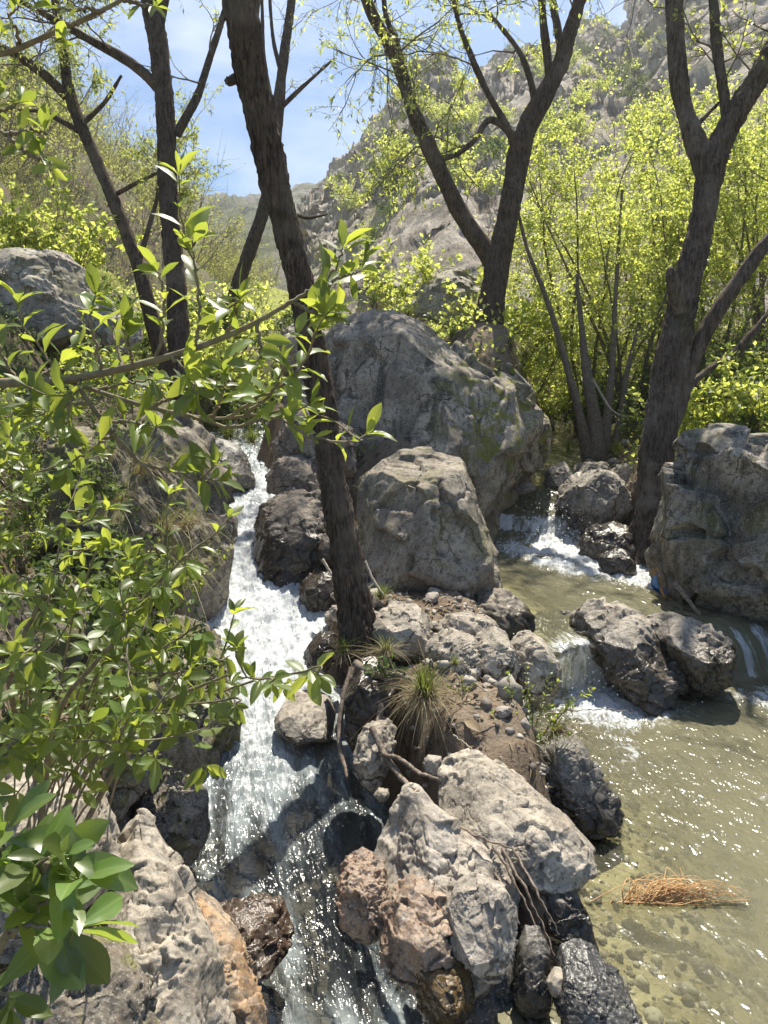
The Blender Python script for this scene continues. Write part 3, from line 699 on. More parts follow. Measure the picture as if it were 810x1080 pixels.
exec_rocks = [
    # main group
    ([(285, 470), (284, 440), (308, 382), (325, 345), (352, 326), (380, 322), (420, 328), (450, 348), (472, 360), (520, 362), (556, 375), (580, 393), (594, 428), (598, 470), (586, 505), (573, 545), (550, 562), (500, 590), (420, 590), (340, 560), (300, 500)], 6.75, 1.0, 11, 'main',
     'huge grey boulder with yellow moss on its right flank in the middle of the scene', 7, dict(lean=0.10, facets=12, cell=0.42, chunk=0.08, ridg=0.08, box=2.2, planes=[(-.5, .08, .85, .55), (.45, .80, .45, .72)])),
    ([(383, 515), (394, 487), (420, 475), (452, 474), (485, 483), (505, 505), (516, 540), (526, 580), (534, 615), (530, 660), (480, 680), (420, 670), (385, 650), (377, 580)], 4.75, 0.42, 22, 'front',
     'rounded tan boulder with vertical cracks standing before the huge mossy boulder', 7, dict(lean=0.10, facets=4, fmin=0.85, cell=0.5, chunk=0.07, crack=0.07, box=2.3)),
    ([(498, 645), (515, 620), (540, 622), (558, 640), (566, 665), (560, 695), (520, 690), (500, 670)], 4.35, 0.2, 23, 'front', 'lumpy tan rock at the lower right foot of the cracked boulder', 6, {}),
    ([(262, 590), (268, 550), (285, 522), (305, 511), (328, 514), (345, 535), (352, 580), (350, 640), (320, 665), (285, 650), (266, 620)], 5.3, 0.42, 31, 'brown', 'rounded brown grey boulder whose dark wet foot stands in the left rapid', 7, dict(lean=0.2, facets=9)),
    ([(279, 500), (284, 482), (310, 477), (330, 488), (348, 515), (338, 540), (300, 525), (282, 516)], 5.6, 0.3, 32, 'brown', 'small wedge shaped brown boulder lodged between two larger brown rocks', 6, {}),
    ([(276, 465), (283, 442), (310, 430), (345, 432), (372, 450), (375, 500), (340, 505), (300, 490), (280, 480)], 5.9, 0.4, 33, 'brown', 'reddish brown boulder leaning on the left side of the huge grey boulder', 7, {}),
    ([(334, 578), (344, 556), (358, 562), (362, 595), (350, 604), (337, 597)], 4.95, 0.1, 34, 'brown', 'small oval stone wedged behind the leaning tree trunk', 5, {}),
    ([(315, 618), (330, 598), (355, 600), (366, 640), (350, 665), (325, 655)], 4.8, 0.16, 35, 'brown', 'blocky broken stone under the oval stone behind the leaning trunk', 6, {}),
    ([(425, 345), (432, 305), (462, 283), (490, 277), (510, 290), (512, 330), (500, 372), (450, 375)], 9.6, 0.6, 41, 'cliff', 'pale craggy boulder on the slope left of the forked tree', 7, dict(chunk=0.1)),
    ([(372, 330), (380, 300), (405, 288), (430, 296), (440, 330), (420, 350), (385, 350)], 11.0, 0.5, 42, 'cliff', 'pale slab of rock on the slope behind the top of the huge boulder', 6, dict(chunk=0.1)),
    ([(290, 370), (298, 345), (322, 335), (345, 345), (350, 385), (320, 400), (292, 392)], 9.0, 0.4, 43, 'pale', 'pale tan rock on the far bank left of the huge boulder', 6, {}),
    # left bank
    ([(-30, 290), (-10, 252), (28, 245), (56, 258), (80, 278), (93, 310), (97, 340), (60, 362), (20, 365), (-30, 350)], 6.4, 0.55, 51, 'upland', 'pale lichen covered boulder high on the left bank', 7, {}),
    ([(92, 345), (96, 318), (112, 318), (128, 332), (145, 345), (142, 372), (110, 375)], 6.2, 0.25, 52, 'upland', 'squat grey stone beside the pale boulder high on the left bank', 6, {}),
    ([(50, 440), (95, 412), (145, 412), (180, 430), (207, 466), (228, 512), (236, 562), (231, 625), (220, 690), (195, 740), (110, 760), (55, 720), (35, 620), (40, 500)], 4.55, 0.60, 53, 'bank', 'tall dark rock wall of the left bank behind the leafy shrub', 7, dict(lean=0.12, chunk=0.13, ridg=0.10, facets=10, cell=.34)),
    ([(203, 478), (222, 460), (245, 464), (260, 486), (267, 516), (256, 526), (225, 526), (206, 512)], 6.6, 0.3, 54, 'slate', 'dark wet boulder splitting the left stream near its top', 6, {}),
    ([(140, 870), (146, 838), (162, 820), (188, 826), (212, 846), (214, 890), (194, 925), (160, 920)], 2.75, 0.2, 55, 'bank', 'crumbly grey rock at the edge of the left rapid under the shrub', 7, dict(chunk=0.12)),
    ([(85, 770), (110, 700), (160, 655), (215, 660), (238, 720), (242, 800), (226, 852), (150, 868), (95, 840)], 3.45, 0.35, 56, 'bank', 'dark layered rock under the overhanging shrub leaves beside the rapid', 7, dict(chunk=0.12)),
    # right side
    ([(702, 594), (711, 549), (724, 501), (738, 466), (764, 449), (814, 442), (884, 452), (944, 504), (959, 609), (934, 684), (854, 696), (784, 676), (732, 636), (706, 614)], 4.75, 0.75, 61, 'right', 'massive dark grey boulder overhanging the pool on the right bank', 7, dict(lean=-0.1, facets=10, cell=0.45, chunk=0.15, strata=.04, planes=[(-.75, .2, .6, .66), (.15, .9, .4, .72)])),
    ([(612, 640), (632, 622), (660, 624), (690, 640), (712, 660), (724, 690), (717, 722), (680, 728), (650, 710), (628, 675)], 4.15, 0.28, 62, 'stream', 'tan grey rock lying beside the little waterfall in the pool', 7, dict(lean=0.5, facets=8, chunk=0.15, planes=[(-.4, .7, .6, .68), (.5, .4, .75, .70)])),
    ([(690, 642), (720, 640), (752, 652), (768, 668), (775, 692), (766, 718), (735, 722), (715, 705), (702, 670)], 4.1, 0.26, 63, 'stream', 'smooth grey rock joined to the tan rock beside the waterfall', 7, dict(lean=0.35, facets=9, chunk=0.14, planes=[(.1, .8, .6, .7)])),
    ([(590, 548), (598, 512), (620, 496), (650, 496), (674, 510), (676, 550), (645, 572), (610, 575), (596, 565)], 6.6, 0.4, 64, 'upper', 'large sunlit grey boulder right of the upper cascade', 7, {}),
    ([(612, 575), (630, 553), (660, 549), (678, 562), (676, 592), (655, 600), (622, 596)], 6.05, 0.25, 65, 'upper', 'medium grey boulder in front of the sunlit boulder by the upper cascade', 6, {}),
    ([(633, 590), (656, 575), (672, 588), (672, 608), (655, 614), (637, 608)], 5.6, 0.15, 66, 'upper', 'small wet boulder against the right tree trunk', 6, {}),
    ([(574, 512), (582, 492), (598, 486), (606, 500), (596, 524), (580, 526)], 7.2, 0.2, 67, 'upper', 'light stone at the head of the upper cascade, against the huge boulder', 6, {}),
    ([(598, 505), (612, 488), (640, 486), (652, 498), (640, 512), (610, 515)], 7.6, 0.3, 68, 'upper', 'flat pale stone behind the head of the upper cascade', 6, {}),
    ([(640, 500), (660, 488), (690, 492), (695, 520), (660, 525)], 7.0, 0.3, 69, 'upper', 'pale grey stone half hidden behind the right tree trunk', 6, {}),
    ([(556, 690), (568, 655), (600, 648), (640, 655), (660, 690), (650, 725), (600, 735), (562, 720)], 4.5, 0.16, 70, 'black', 'black ledge under the little waterfall', 6, dict(lean=0.9)),
    # island
    ([(390, 662), (400, 645), (418, 636), (438, 640), (455, 655), (462, 680), (440, 696), (402, 692)], 3.55, 0.17, 71, 'pale', 'pale rough boulder right of the foot of the leaning tree', 7, {}),
    ([(450, 692), (460, 672), (480, 666), (500, 675), (513, 700), (514, 722), (488, 726), (458, 712)], 3.3, 0.15, 72, 'pale', 'grey angular rock at the front of the rock pile on the island', 7, {}),
    ([(498, 690), (505, 670), (520, 662), (538, 670), (548, 700), (538, 732), (514, 728), (500, 712)], 3.32, 0.13, 73, 'pale', 'upright pale rock in the rock pile, beside the grey angular one', 7, {}),
    ([(456, 668), (470, 652), (492, 648), (520, 655), (534, 670), (510, 686), (474, 682)], 3.65, 0.16, 74, 'pale', 'flat topped pale rock behind the angular rock of the pile', 6, {}),
    ([(540, 690), (550, 670), (568, 667), (584, 690), (596, 722), (585, 750), (560, 745), (545, 720)], 3.35, 0.16, 75, 'pale', 'sloping pale grey rock on the island edge beside the waterfall', 7, {}),
    ([(503, 738), (512, 728), (528, 730), (538, 745), (524, 754), (508, 750)], 3.05, 0.06, 76, 'pale', 'fist sized pale stone below the upright rock of the pile', 5, {}),
    ([(462, 840), (470, 808), (500, 800), (540, 812), (576, 838), (607, 863), (622, 882), (612, 908), (598, 924), (560, 910), (520, 890), (480, 870)], 2.46, 0.2, 77, 'pale', 'long sunlit ridge of pale rock sloping down the island towards the pool', 7, dict(lean=0.7, chunk=0.08)),
    ([(560, 812), (585, 780), (603, 762), (618, 790), (638, 830), (656, 858), (660, 876), (628, 878), (596, 862)], 2.95, 0.16, 78, 'slate', 'dark grey slab dipping into the pool behind the pale ridge', 7, dict(lean=0.6)),
    ([(372, 810), (378, 780), (392, 762), (408, 752), (418, 772), (410, 805), (402, 832), (384, 830)], 2.95, 0.1, 79, 'pale', 'ragged upright rock at the edge of the left rapid', 6, dict(chunk=0.14)),
    ([(364, 740), (374, 700), (400, 690), (420, 720), (412, 770), (385, 800), (366, 780)], 3.2, 0.14, 80, 'brown', 'brown earthy rock under the foot of the leaning tree', 6, dict(chunk=0.1)),
    ([(392, 840), (400, 832), (412, 834), (410, 845), (398, 848)], 2.75, 0.025, 81, 'pale', 'small white stone at the water edge above the foreground rock', 5, {}),
    ([(444, 808), (452, 798), (466, 800), (466, 816), (452, 820)], 2.7, 0.04, 82, 'grey', 'small blue grey stone among the exposed roots', 5, {}),
    ([(388, 930), (396, 896), (408, 872), (420, 853), (436, 846), (452, 855), (482, 880), (512, 902), (540, 922), (556, 950), (562, 972), (548, 1006), (520, 1040), (498, 1044), (470, 1020), (440, 1000), (416, 985), (400, 960)], 2.2, 0.20, 83, 'grey',
     'big light grey rock with a pointed top at the front of the island', 7, dict(lean=0.35, facets=8, chunk=0.12, cell=.42, ridg=0.09, planes=[(-.7, .45, .55, .62), (.35, .6, .72, .66), (.85, -.1, .5, .72)])),
    ([(468, 972), (484, 945), (508, 934), (534, 948), (550, 972), (540, 1004), (518, 1032), (502, 1046), (482, 1020), (470, 998)], 2.03, 0.11, 84, 'grey', 'angular light grey rock jutting from the big pointed rock at the front of the island', 7, dict(lean=0.2, facets=8, chunk=0.12, cell=.5, planes=[(-.3, .5, .8, .62), (.8, .1, .6, .62)])),
    ([(356, 935), (364, 910), (384, 902), (405, 918), (410, 965), (398, 1006), (374, 1006), (360, 970)], 2.18, 0.12, 85, 'red', 'knobbly reddish rock in the left rapid against the light grey rock', 7, dict(chunk=0.13, knob=0.2)),
    ([(398, 968), (420, 944), (448, 940), (474, 958), (482, 996), (474, 1030), (450, 1046), (424, 1036), (404, 1004)], 2.07, 0.11, 86, 'red', 'lumpy rust brown rock under the light grey rocks at the water', 7, dict(lean=0.1, chunk=0.16, ridg=.12, facets=6)),
    ([(438, 1034), (446, 1010), (468, 1002), (490, 1014), (500, 1050), (480, 1092), (446, 1084)], 1.98, 0.1, 87, 'algae', 'wet stone stained ochre yellow at the bottom of the island', 7, dict(lean=0.1)),
    ([(545, 900), (560, 885), (580, 895), (600, 925), (617, 965), (627, 1000), (612, 1022), (588, 1016), (566, 972), (550, 935)], 2.35, 0.12, 88, 'slate', 'smooth blue grey slab beside the rooty earth at the pool edge', 7, dict(lean=0.45)),
    ([(505, 892), (530, 878), (560, 886), (590, 925), (608, 975), (604, 1010), (580, 1015), (556, 985), (528, 940)], 2.40, 0.12, 103, 'earth', 'rooty brown earth lump between the light grey rock and the blue grey slab', 7, dict(lean=0.5, chunk=0.12)),
    ([(478, 1050), (490, 1005), (520, 985), (548, 995), (562, 1060), (548, 1120), (490, 1120)], 2.14, 0.10, 104, 'black', 'added black stone standing in for the shadow beneath the angular light grey rock', 6, {}),  # black rock added to paint the shadowed hollow over the tan earth
    ([(548, 1010), (560, 984), (574, 980), (580, 1012), (582, 1064), (562, 1085), (542, 1062)], 2.05, 0.08, 89, 'slate', 'narrow dark upright stone left of the white pebble', 6, {}),
    ([(592, 1045), (604, 1026), (620, 1018), (638, 1024), (660, 1046), (684, 1080), (692, 1115), (640, 1125), (600, 1110)], 1.92, 0.12, 90, 'black', 'shiny black wet rock in the bottom corner of the pool', 7, dict(lean=0.5, facets=10)),
    ([(577, 1038), (586, 1024), (600, 1026), (602, 1042), (592, 1052), (580, 1048)], 1.98, 0.03, 91, 'pale', 'white pebble lying beside the black wet rock', 5, dict(chunk=0.02, facets=5)),
    ([(290, 760), (302, 740), (326, 732), (346, 742), (354, 762), (346, 778), (312, 782), (294, 775)], 3.6, 0.16, 92, 'grey', 'smooth tan grey rock in the left rapid below the leaning tree', 6, dict(lean=0.8, chunk=0.03)),
    ([(320, 690), (335, 668), (358, 672), (366, 700), (350, 715), (325, 712)], 3.85, 0.12, 93, 'brown', 'brown stone at the water edge beside the foot of the leaning tree', 6, {}),
    # bottom left ledge
    ([(-60, 850), (-30, 800), (30, 796), (65, 826), (97, 880), (112, 925), (70, 975), (-40, 980)], 1.75, 0.22, 94, 'pale', 'pale lichen flecked rock behind the large leaves at the bottom left', 7, dict(lean=0.4)),
    ([(70, 960), (85, 905), (112, 898), (140, 930), (172, 965), (196, 1002), (222, 1040), (250, 1110), (180, 1180), (90, 1150), (66, 1040)], 1.72, 0.2, 95, 'pale', 'long sunlit diagonal rock edge above the left rapid', 7, dict(lean=0.5, chunk=0.09)),
    ([(160, 985), (182, 968), (208, 985), (240, 1016), (266, 1056), (285, 1120), (230, 1170), (180, 1120), (165, 1040)], 1.85, 0.14, 96, 'ochre', 'ochre brown crumbly rock sliding into the left rapid', 7, dict(lean=0.6, chunk=0.12)),
    ([(-10, 1060), (15, 1020), (60, 1008), (100, 1034), (145, 1080), (170, 1150), (60, 1190), (-20, 1150)], 1.5, 0.16, 97, 'bank', 'grey brown rock in the bottom left corner', 7, dict(lean=0.4)),
    ([(172, 985), (190, 962), (225, 950), (268, 944), (300, 952), (312, 970), (285, 990), (235, 1004), (195, 1002)], 2.42, 0.10, 98, 'red', 'reddish rock shelf washed by the left rapid', 7, dict(lean=1.3, chunk=0.14, facets=6, ridg=.1)),
    ([(90, 800), (105, 740), (140, 720), (165, 760), (160, 830), (120, 870), (95, 850)], 2.6, 0.25, 99, 'bank', 'dark mossy rock hidden behind the lower shrub leaves', 6, {}),
    ([(-40, 640), (0, 600), (60, 610), (95, 660), (100, 760), (50, 800), (-30, 780)], 3.2, 0.4, 100, 'bank', 'grey brown rock of the left bank seen through the shrub', 7, dict(chunk=0.1)),
    ([(-60, 480), (-20, 440), (50, 440), (80, 490), (80, 590), (20, 620), (-50, 600)], 4.6, 0.5, 101, 'bank', 'dark rock on the left bank above the shrub', 7, dict(chunk=0.1)),
]
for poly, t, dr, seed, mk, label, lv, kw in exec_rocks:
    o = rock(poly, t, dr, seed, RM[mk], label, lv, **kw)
    o.location.z -= {98: 0.085, 77: 0.045, 62: 0.085, 63: 0.06, 83: 0.03}.get(seed, 0.0)      # bedded deeper

# ------------------------------------------------------------------ tubes, twigs, leaves
def frames(P):
    T = np.gradient(P, axis=0); T /= np.linalg.norm(T, axis=1)[:, None] + 1e-12
    u = np.cross(T[0], [0.3, 1, 0.1]); u /= np.linalg.norm(u)
    Us = []
    for t in T:
        u = u - t * (u @ t); u /= np.linalg.norm(u); Us.append(u)
    U = np.array(Us)
    return T, U, np.cross(T, U)
class Geo:
    def __init__(s): s.V, s.F, s.n, s.A = [], [], 0, []
    def add(s, V, F, a=None):
        s.V.append(V); s.F.append(F + s.n); s.n += len(V)
        if a is not None: s.A.append(a)
    def mesh(s, name, smooth=True):
        k3 = [f for f in s.F if f.shape[1] == 3]; k4 = [f for f in s.F if f.shape[1] == 4]
        Fs = [np.concatenate(k) for k in (k3, k4) if k]
        return mesh_np(name, np.concatenate(s.V), Fs, smooth, {'rnd': np.concatenate(s.A)} if s.A else None)
def tube(P, R, seg=6, bark=0.0, ring=None, freq=55, knots=0.0, cap=True, flare=0.0, seed=0):
    P = np.asarray(P, float); R = np.asarray(R, float)
    if ring:
        L = np.linalg.norm(np.diff(P, axis=0), axis=1).sum()
        n = max(4, int(L / ring)); R = catmull(np.column_stack([R, R, R]), n)[:, 0]; P = catmull(P, n)
    T, U, B = frames(P)
    n = len(P); a = np.linspace(0, 2 * math.pi, seg, endpoint=False)
    C, S = np.cos(a), np.sin(a)
    dirs = U[:, None] * C[None, :, None] + B[:, None] * S[None, :, None]
    rad = np.repeat(R[:, None], seg, 1)
    if bark:
        s = np.concatenate([[0], np.cumsum(np.linalg.norm(np.diff(P, axis=0), axis=1))])
        rm = np.median(R)
        Q = np.stack([(C[None] * R[:, None] * freq).ravel(), (S[None] * R[:, None] * freq).ravel(), (np.repeat(s[:, None], seg, 1) * freq * 0.10).ravel()], 1)
        Q = Q + seed * 3.7
        Q[:, :2] += fbm(Q * [0.25, 0.25, 2.0], 3)[:, None] * 1.0
        d = 0.5 - np.abs(fbm(Q, 3, 0.5)) * 2.2
        lump = fbm(Q * [0.12, 0.12, 0.35] + 7, 3)
        rad = rad + (-(d.reshape(n, seg)) * bark + lump.reshape(n, seg) * rm * 0.30)
        if flare:
            k = np.exp(-s / flare)[:, None]
            rad = rad * (1 + k * (0.55 + 0.5 * np.cos(a * 5 + seed)[None] * 0.8))
    V = (P[:, None] + dirs * rad[:, :, None]).reshape(-1, 3)
    i = np.arange(n * seg).reshape(n, seg); j = np.roll(i, -1, 1)
    F = np.stack([i[:-1], j[:-1], j[1:], i[1:]], -1).reshape(-1, 4)
    if cap:
        V = np.vstack([V, P[-1:] + T[-1:] * R[-1] * 0.6])
        # close the tip with flat quads folded to a point
        tip = len(V) - 1
        V = np.vstack([V, V[tip:tip + 1]])
        k = i[-1]; F = np.vstack([F, np.stack([k, np.roll(k, -1), np.full(seg, tip), np.full(seg, tip + 1)], 1)])
    return V, F
def unit(v):
    v = np.asarray(v, float); return v / (np.linalg.norm(v, axis=-1, keepdims=True) + 1e-12)
def grow(rng, p, d, L, r, depth, out, tips, up=0.12, wig=0.25, nch=(3, 5), shrink=0.55, spread=0.8, n=7):
    pts = [np.array(p, float)]; d = unit(d)
    for k in range(n - 1):
        d = unit(d + rng.normal(size=3) * wig * 0.5 + np.array([0, 0, up]))
        pts.append(pts[-1] + d * L / (n - 1))
    pts = np.array(pts); rr = np.linspace(r, r * 0.35, n)
    out.append((pts, rr))
    if depth == 0:
        tips.append(pts); return
    for k in range(rng.randint(nch[0], nch[1] + 1)):
        u = rng.uniform(0.25, 1.0); i = min(int(u * (n - 1)), n - 2)
        q = pts[i] + (pts[i + 1] - pts[i]) * (u * (n - 1) - i)
        dd = unit(unit(pts[i + 1] - pts[i]) + rng.normal(size=3) * spread)
        grow(rng, q, dd, L * shrink * rng.uniform(0.7, 1.3), max(r * 0.5, 0.0012), depth - 1, out, tips, up, wig, nch, shrink, spread, n)
def twig_mesh(name, lines, seg=5):
    g = Geo()
    for P, R in lines:
        V, F = tube(P, R, 4 if R[0] < 0.004 else seg); g.add(V, F)
    return g.mesh(name)

def leaf_template(nu=8, nv=4, w=0.19, fold=0.30, droop=0.22, peak=0.55, pet=0.08):
    u = np.linspace(0, 1, nu + 1); v = np.linspace(-1, 1, nv + 1)
    x = np.where(u < pet, 0.02, 0)
    t = np.clip((u - pet) / (1 - pet), 0, 1)
    k = math.log(0.5) / math.log(peak)
    wd = w * np.sin(math.pi * t ** k) ** 0.85 + 0.012 * (1 - t)
    X = np.repeat(u[:, None], nv + 1, 1); Y = wd[:, None] * v[None]
    Z = np.abs(v)[None] * wd[:, None] * fold - droop * (u ** 2)[:, None] + 0.012 * np.sin(u * 19)[:, None] * v[None] ** 2
    i = np.arange((nu + 1) * (nv + 1)).reshape(nu + 1, nv + 1)
    F = np.stack([i[:-1, :-1], i[1:, :-1], i[1:, 1:], i[:-1, 1:]], -1).reshape(-1, 4)
    return np.stack([X, Y, Z], -1).reshape(-1, 3), F
LEAF_BIG = leaf_template(9, 4, 0.19, 0.32, 0.28)
LEAF_WIDE = leaf_template(10, 4, 0.175, 0.25, 0.28, 0.60)
LEAF_MID = leaf_template(4, 2, 0.26, 0.3, 0.2, 0.5, 0.05)
LEAF_FAR = (np.array([(0, 0, 0), (0.5, -0.34, 0.08), (1, 0, -0.12), (0.5, 0.34, 0.08)], float), np.array([[0, 1, 2, 3]]))
LEAF_WILLOW = (np.array([(0, 0, 0), (0.45, -0.15, 0.04), (1, 0, -0.12), (0.45, 0.15, 0.04)], float), np.array([[0, 1, 2, 3]]))
def leaves(tpl, pos, d, nrm, size, rng, name='leaves'):
    pos, d, nrm, size = np.asarray(pos), unit(d), np.asarray(nrm, float), np.asarray(size)
    y = unit(np.cross(nrm, d)); z = np.cross(d, y)
    TV, TF = tpl
    curl = rng.uniform(0.3, 1.7, len(pos))[:, None]; wid = rng.uniform(0.8, 1.2, len(pos))[:, None]
    L = (TV[None, :, 0:1] * d[:, None] + TV[None, :, 1:2] * wid[:, :, None] * y[:, None] + (TV[None, :, 2:3] * curl[:, :, None]) * z[:, None]) * size[:, None, None] + pos[:, None]
    n, k = len(pos), len(TV)
    F = (TF[None] + (np.arange(n) * k)[:, None, None]).reshape(-1, 4)
    return mesh_np(name, L.reshape(-1, 3), F, True, {'rnd': np.repeat(rng.rand(n), k), 'edge': np.tile(np.linalg.norm(TV[:, 1:2], axis=1) / (np.abs(TV[:, 1]).max() + 1e-9), n)})

# ------------------------------------------------------------------ foliage materials
M_bark = bark_mat('dark_bark')
M_bark_r = bark_mat('grey_brown_bark', (0.15, 0.115, 0.085), (0.045, 0.034, 0.026), (0.26, 0.22, 0.18))
M_twig = plain_mat('twig_bark', (0.13, 0.10, 0.075), (0.22, 0.18, 0.135), 40, 0.85, 0.2)
M_twig_pale = plain_mat('pale_twig_bark', (0.20, 0.165, 0.115), (0.30, 0.26, 0.18), 40, 0.8, 0.2)
M_privet = leaf_mat('shrub_leaf', (0.12, 0.18, 0.055), (0.17, 0.22, 0.10), (0.50, 0.58, 0.07), 0.48, 0.42, 0.7)
M_wide = leaf_mat('broad_shrub_leaf', (0.13, 0.20, 0.05), (0.18, 0.24, 0.09), (0.36, 0.48, 0.06), 0.42, 0.38, 0.9)
M_spring = leaf_mat('spring_leaf', (0.27, 0.33, 0.08), (0.29, 0.35, 0.09), (0.74, 0.80, 0.17), 0.6, 0.45, 0.35)
M_young = leaf_mat('young_willow_leaf', (0.22, 0.27, 0.08), (0.25, 0.29, 0.11), (0.56, 0.62, 0.14), 0.5, 0.5, 0.3)
M_bush = leaf_mat('hill_bush_leaf', (0.24, 0.25, 0.07), (0.26, 0.27, 0.09), (0.60, 0.62, 0.16), 0.45, 0.6, 0.2)
M_dense = leaf_mat('dark_bush_leaf', (0.06, 0.10, 0.025), (0.08, 0.12, 0.04), (0.20, 0.28, 0.05), 0.4, 0.5, 0.3)

# ------------------------------------------------------------------ trees
def limb_tube(path, seg=24, bark=0.006, ring=0.03, freq=60, flare=0.0, seed=1):
    """path rows: px, py, t, half width in pixels"""
    P = WA(path); R = np.array([p[2] * p[3] / FPX for p in path])
    return tube(P, R, seg, bark, ring, freq, flare=flare, seed=seed)
def tree(name, label, cat, base, trunk, limbs, mat, seed, twig_from=(), twig=dict(), leaf=None, group=None, seg=48, ring=0.02, bark=0.008, freq=55):
    rng = np.random.RandomState(seed)
    bp = W(*base)
    root = tag(empty(name, bp), label, cat, group)
    def add(nm, me, m):
        o = put(nm, me, m, root); o.location = -Vector(bp); return o
    V, F = limb_tube(trunk, seg, bark, ring, freq, 0.25, seed)
    add('trunk', mesh_np('trunk', V, F), mat)
    lines, tips = [], []
    for k, lb in enumerate(limbs):
        V, F = limb_tube(lb, max(10, seg // 3), bark * 0.5, 0.035, freq * 1.3, 0, seed + k + 1)
        add('limb', mesh_np('limb', V, F), mat)
    for path, n, u0, u1, L, depth in twig_from:
        P = catmull(WA(path), 60)
        for k in range(n):
            u = rng.uniform(u0, u1); i = min(int(u * 59), 58)
            d = unit(unit(P[i + 1] - P[i]) * 0.5 + rng.normal(size=3) * np.array([1, 0.8, 0.7]) * 0.8 + [0, 0, 0.2])
            grow(rng, P[i], d, L * rng.uniform(0.6, 1.3), twig.get('r', 0.010), depth, lines, tips, twig.get('up', 0.06), twig.get('wig', 0.35), twig.get('nch', (3, 5)), twig.get('shrink', 0.6))
    if lines: add('twigs', twig_mesh('twigs', lines), M_twig)
    if leaf and tips:
        tpl, m, n_per, size, hang = leaf
        pos, dd, nn = [], [], []
        for T in tips:
            for k in range(rng.poisson(n_per)):
                u = rng.uniform(0.15, 1) * (len(T) - 1); i = min(int(u), len(T) - 2)
                pos.append(T[i] + (T[i + 1] - T[i]) * (u - i) + rng.normal(size=3) * 0.008)
                dd.append(unit(T[i + 1] - T[i]) * 0.5 + rng.normal(size=3) * 0.7 - np.array([0, 0, hang])); nn.append(rng.normal(size=3) * 0.6 + [0, 0, 1])
        add('crown', leaves(tpl, pos, dd, nn, rng.uniform(0.7, 1.3, len(pos)) * size, rng), m)
    return root

T1 = [(384, 712, 3.6, 22.5), (378, 672, 3.6, 16.2), (366, 590, 3.6, 14.8), (352, 510, 3.6, 14.0), (340, 430, 3.6, 13.5), (323, 330, 3.6, 14.0), (303, 250, 3.55, 14.4), (287, 180, 3.5, 15.8), (272, 110, 3.45, 16.7), (262, 60, 3.4, 17.1), (255, 0, 3.35, 17.1), (246, -80, 3.3, 16.2), (232, -180, 3.28, 11.7), (214, -290, 3.25, 5.4)]
tree('leaning_tree', 'dark trunk leaning left from the island between the two streams', 'tree', (378, 690, 3.6), T1,
     [[(258, 30, 3.38, 12), (266, -30, 3.4, 12), (285, -130, 3.45, 9), (310, -240, 3.55, 4)],
      [(246, 20, 3.36, 9), (238, -40, 3.3, 9), (215, -130, 3.2, 6), (180, -220, 3.1, 3)],
      [(247, 82, 3.45, 5), (244, 86, 3.38, 5), (240, 84, 3.35, 4)]],
     M_bark, 1, [([(240, -120, 3.29), (214, -290, 3.25)], 7, 0, 1, 0.6, 2), ([(285, -130, 3.45), (310, -240, 3.55)], 5, 0, 1, 0.6, 2)],
     dict(r=0.012), (LEAF_WILLOW, M_young, 2.5, 0.045, 0.3), seg=96, ring=0.012, bark=0.014, freq=70)
tree('slender_tree', 'thin dark trunk crossing behind the leaning tree', 'tree', (225, 400, 10.5), [(222, 440, 10.5, 10), (224, 410, 10.5, 7.9), (238, 350, 10.5, 7.5), (250, 305, 10.5, 7.0), (264, 262, 10.5, 7.0), (278, 222, 10.5, 6.6), (289, 172, 10.5, 6.2), (294, 110, 10.5, 5.7), (301, 50, 10.5, 4.8), (308, 0, 10.5, 4.4), (318, -90, 10.5, 3.5), (330, -200, 10.5, 1.8)],
     [[(290, 165, 10.5, 4), (288, 120, 10.5, 3), (278, 60, 10.5, 2.4), (276, 0, 10.5, 2), (270, -80, 10.5, 1.2)], [(292, 118, 10.5, 3), (310, 100, 10.5, 2.4), (330, 82, 10.5, 1.8), (352, 62, 10.5, 1.0)],
      [(297, 80, 10.5, 2.6), (288, 40, 10.5, 2), (284, -10, 10.5, 1.6), (280, -60, 10.5, 1)], [(308, 225, 10.5, 2), (325, 230, 10.5, 1.6), (345, 226, 10.5, 1.0)]],
     M_bark, 2, [([(292, 120, 10.5), (301, 50, 10.5), (308, 0, 10.5), (318, -90, 10.5)], 12, 0, 1, 0.45, 1), ([(292, 118, 10.5), (310, 100, 10.5), (352, 62, 10.5)], 5, 0.3, 1, 0.25, 1)], dict(r=0.007), (LEAF_WILLOW, M_young, 3, 0.045, 0.3), seg=24, ring=0.035)
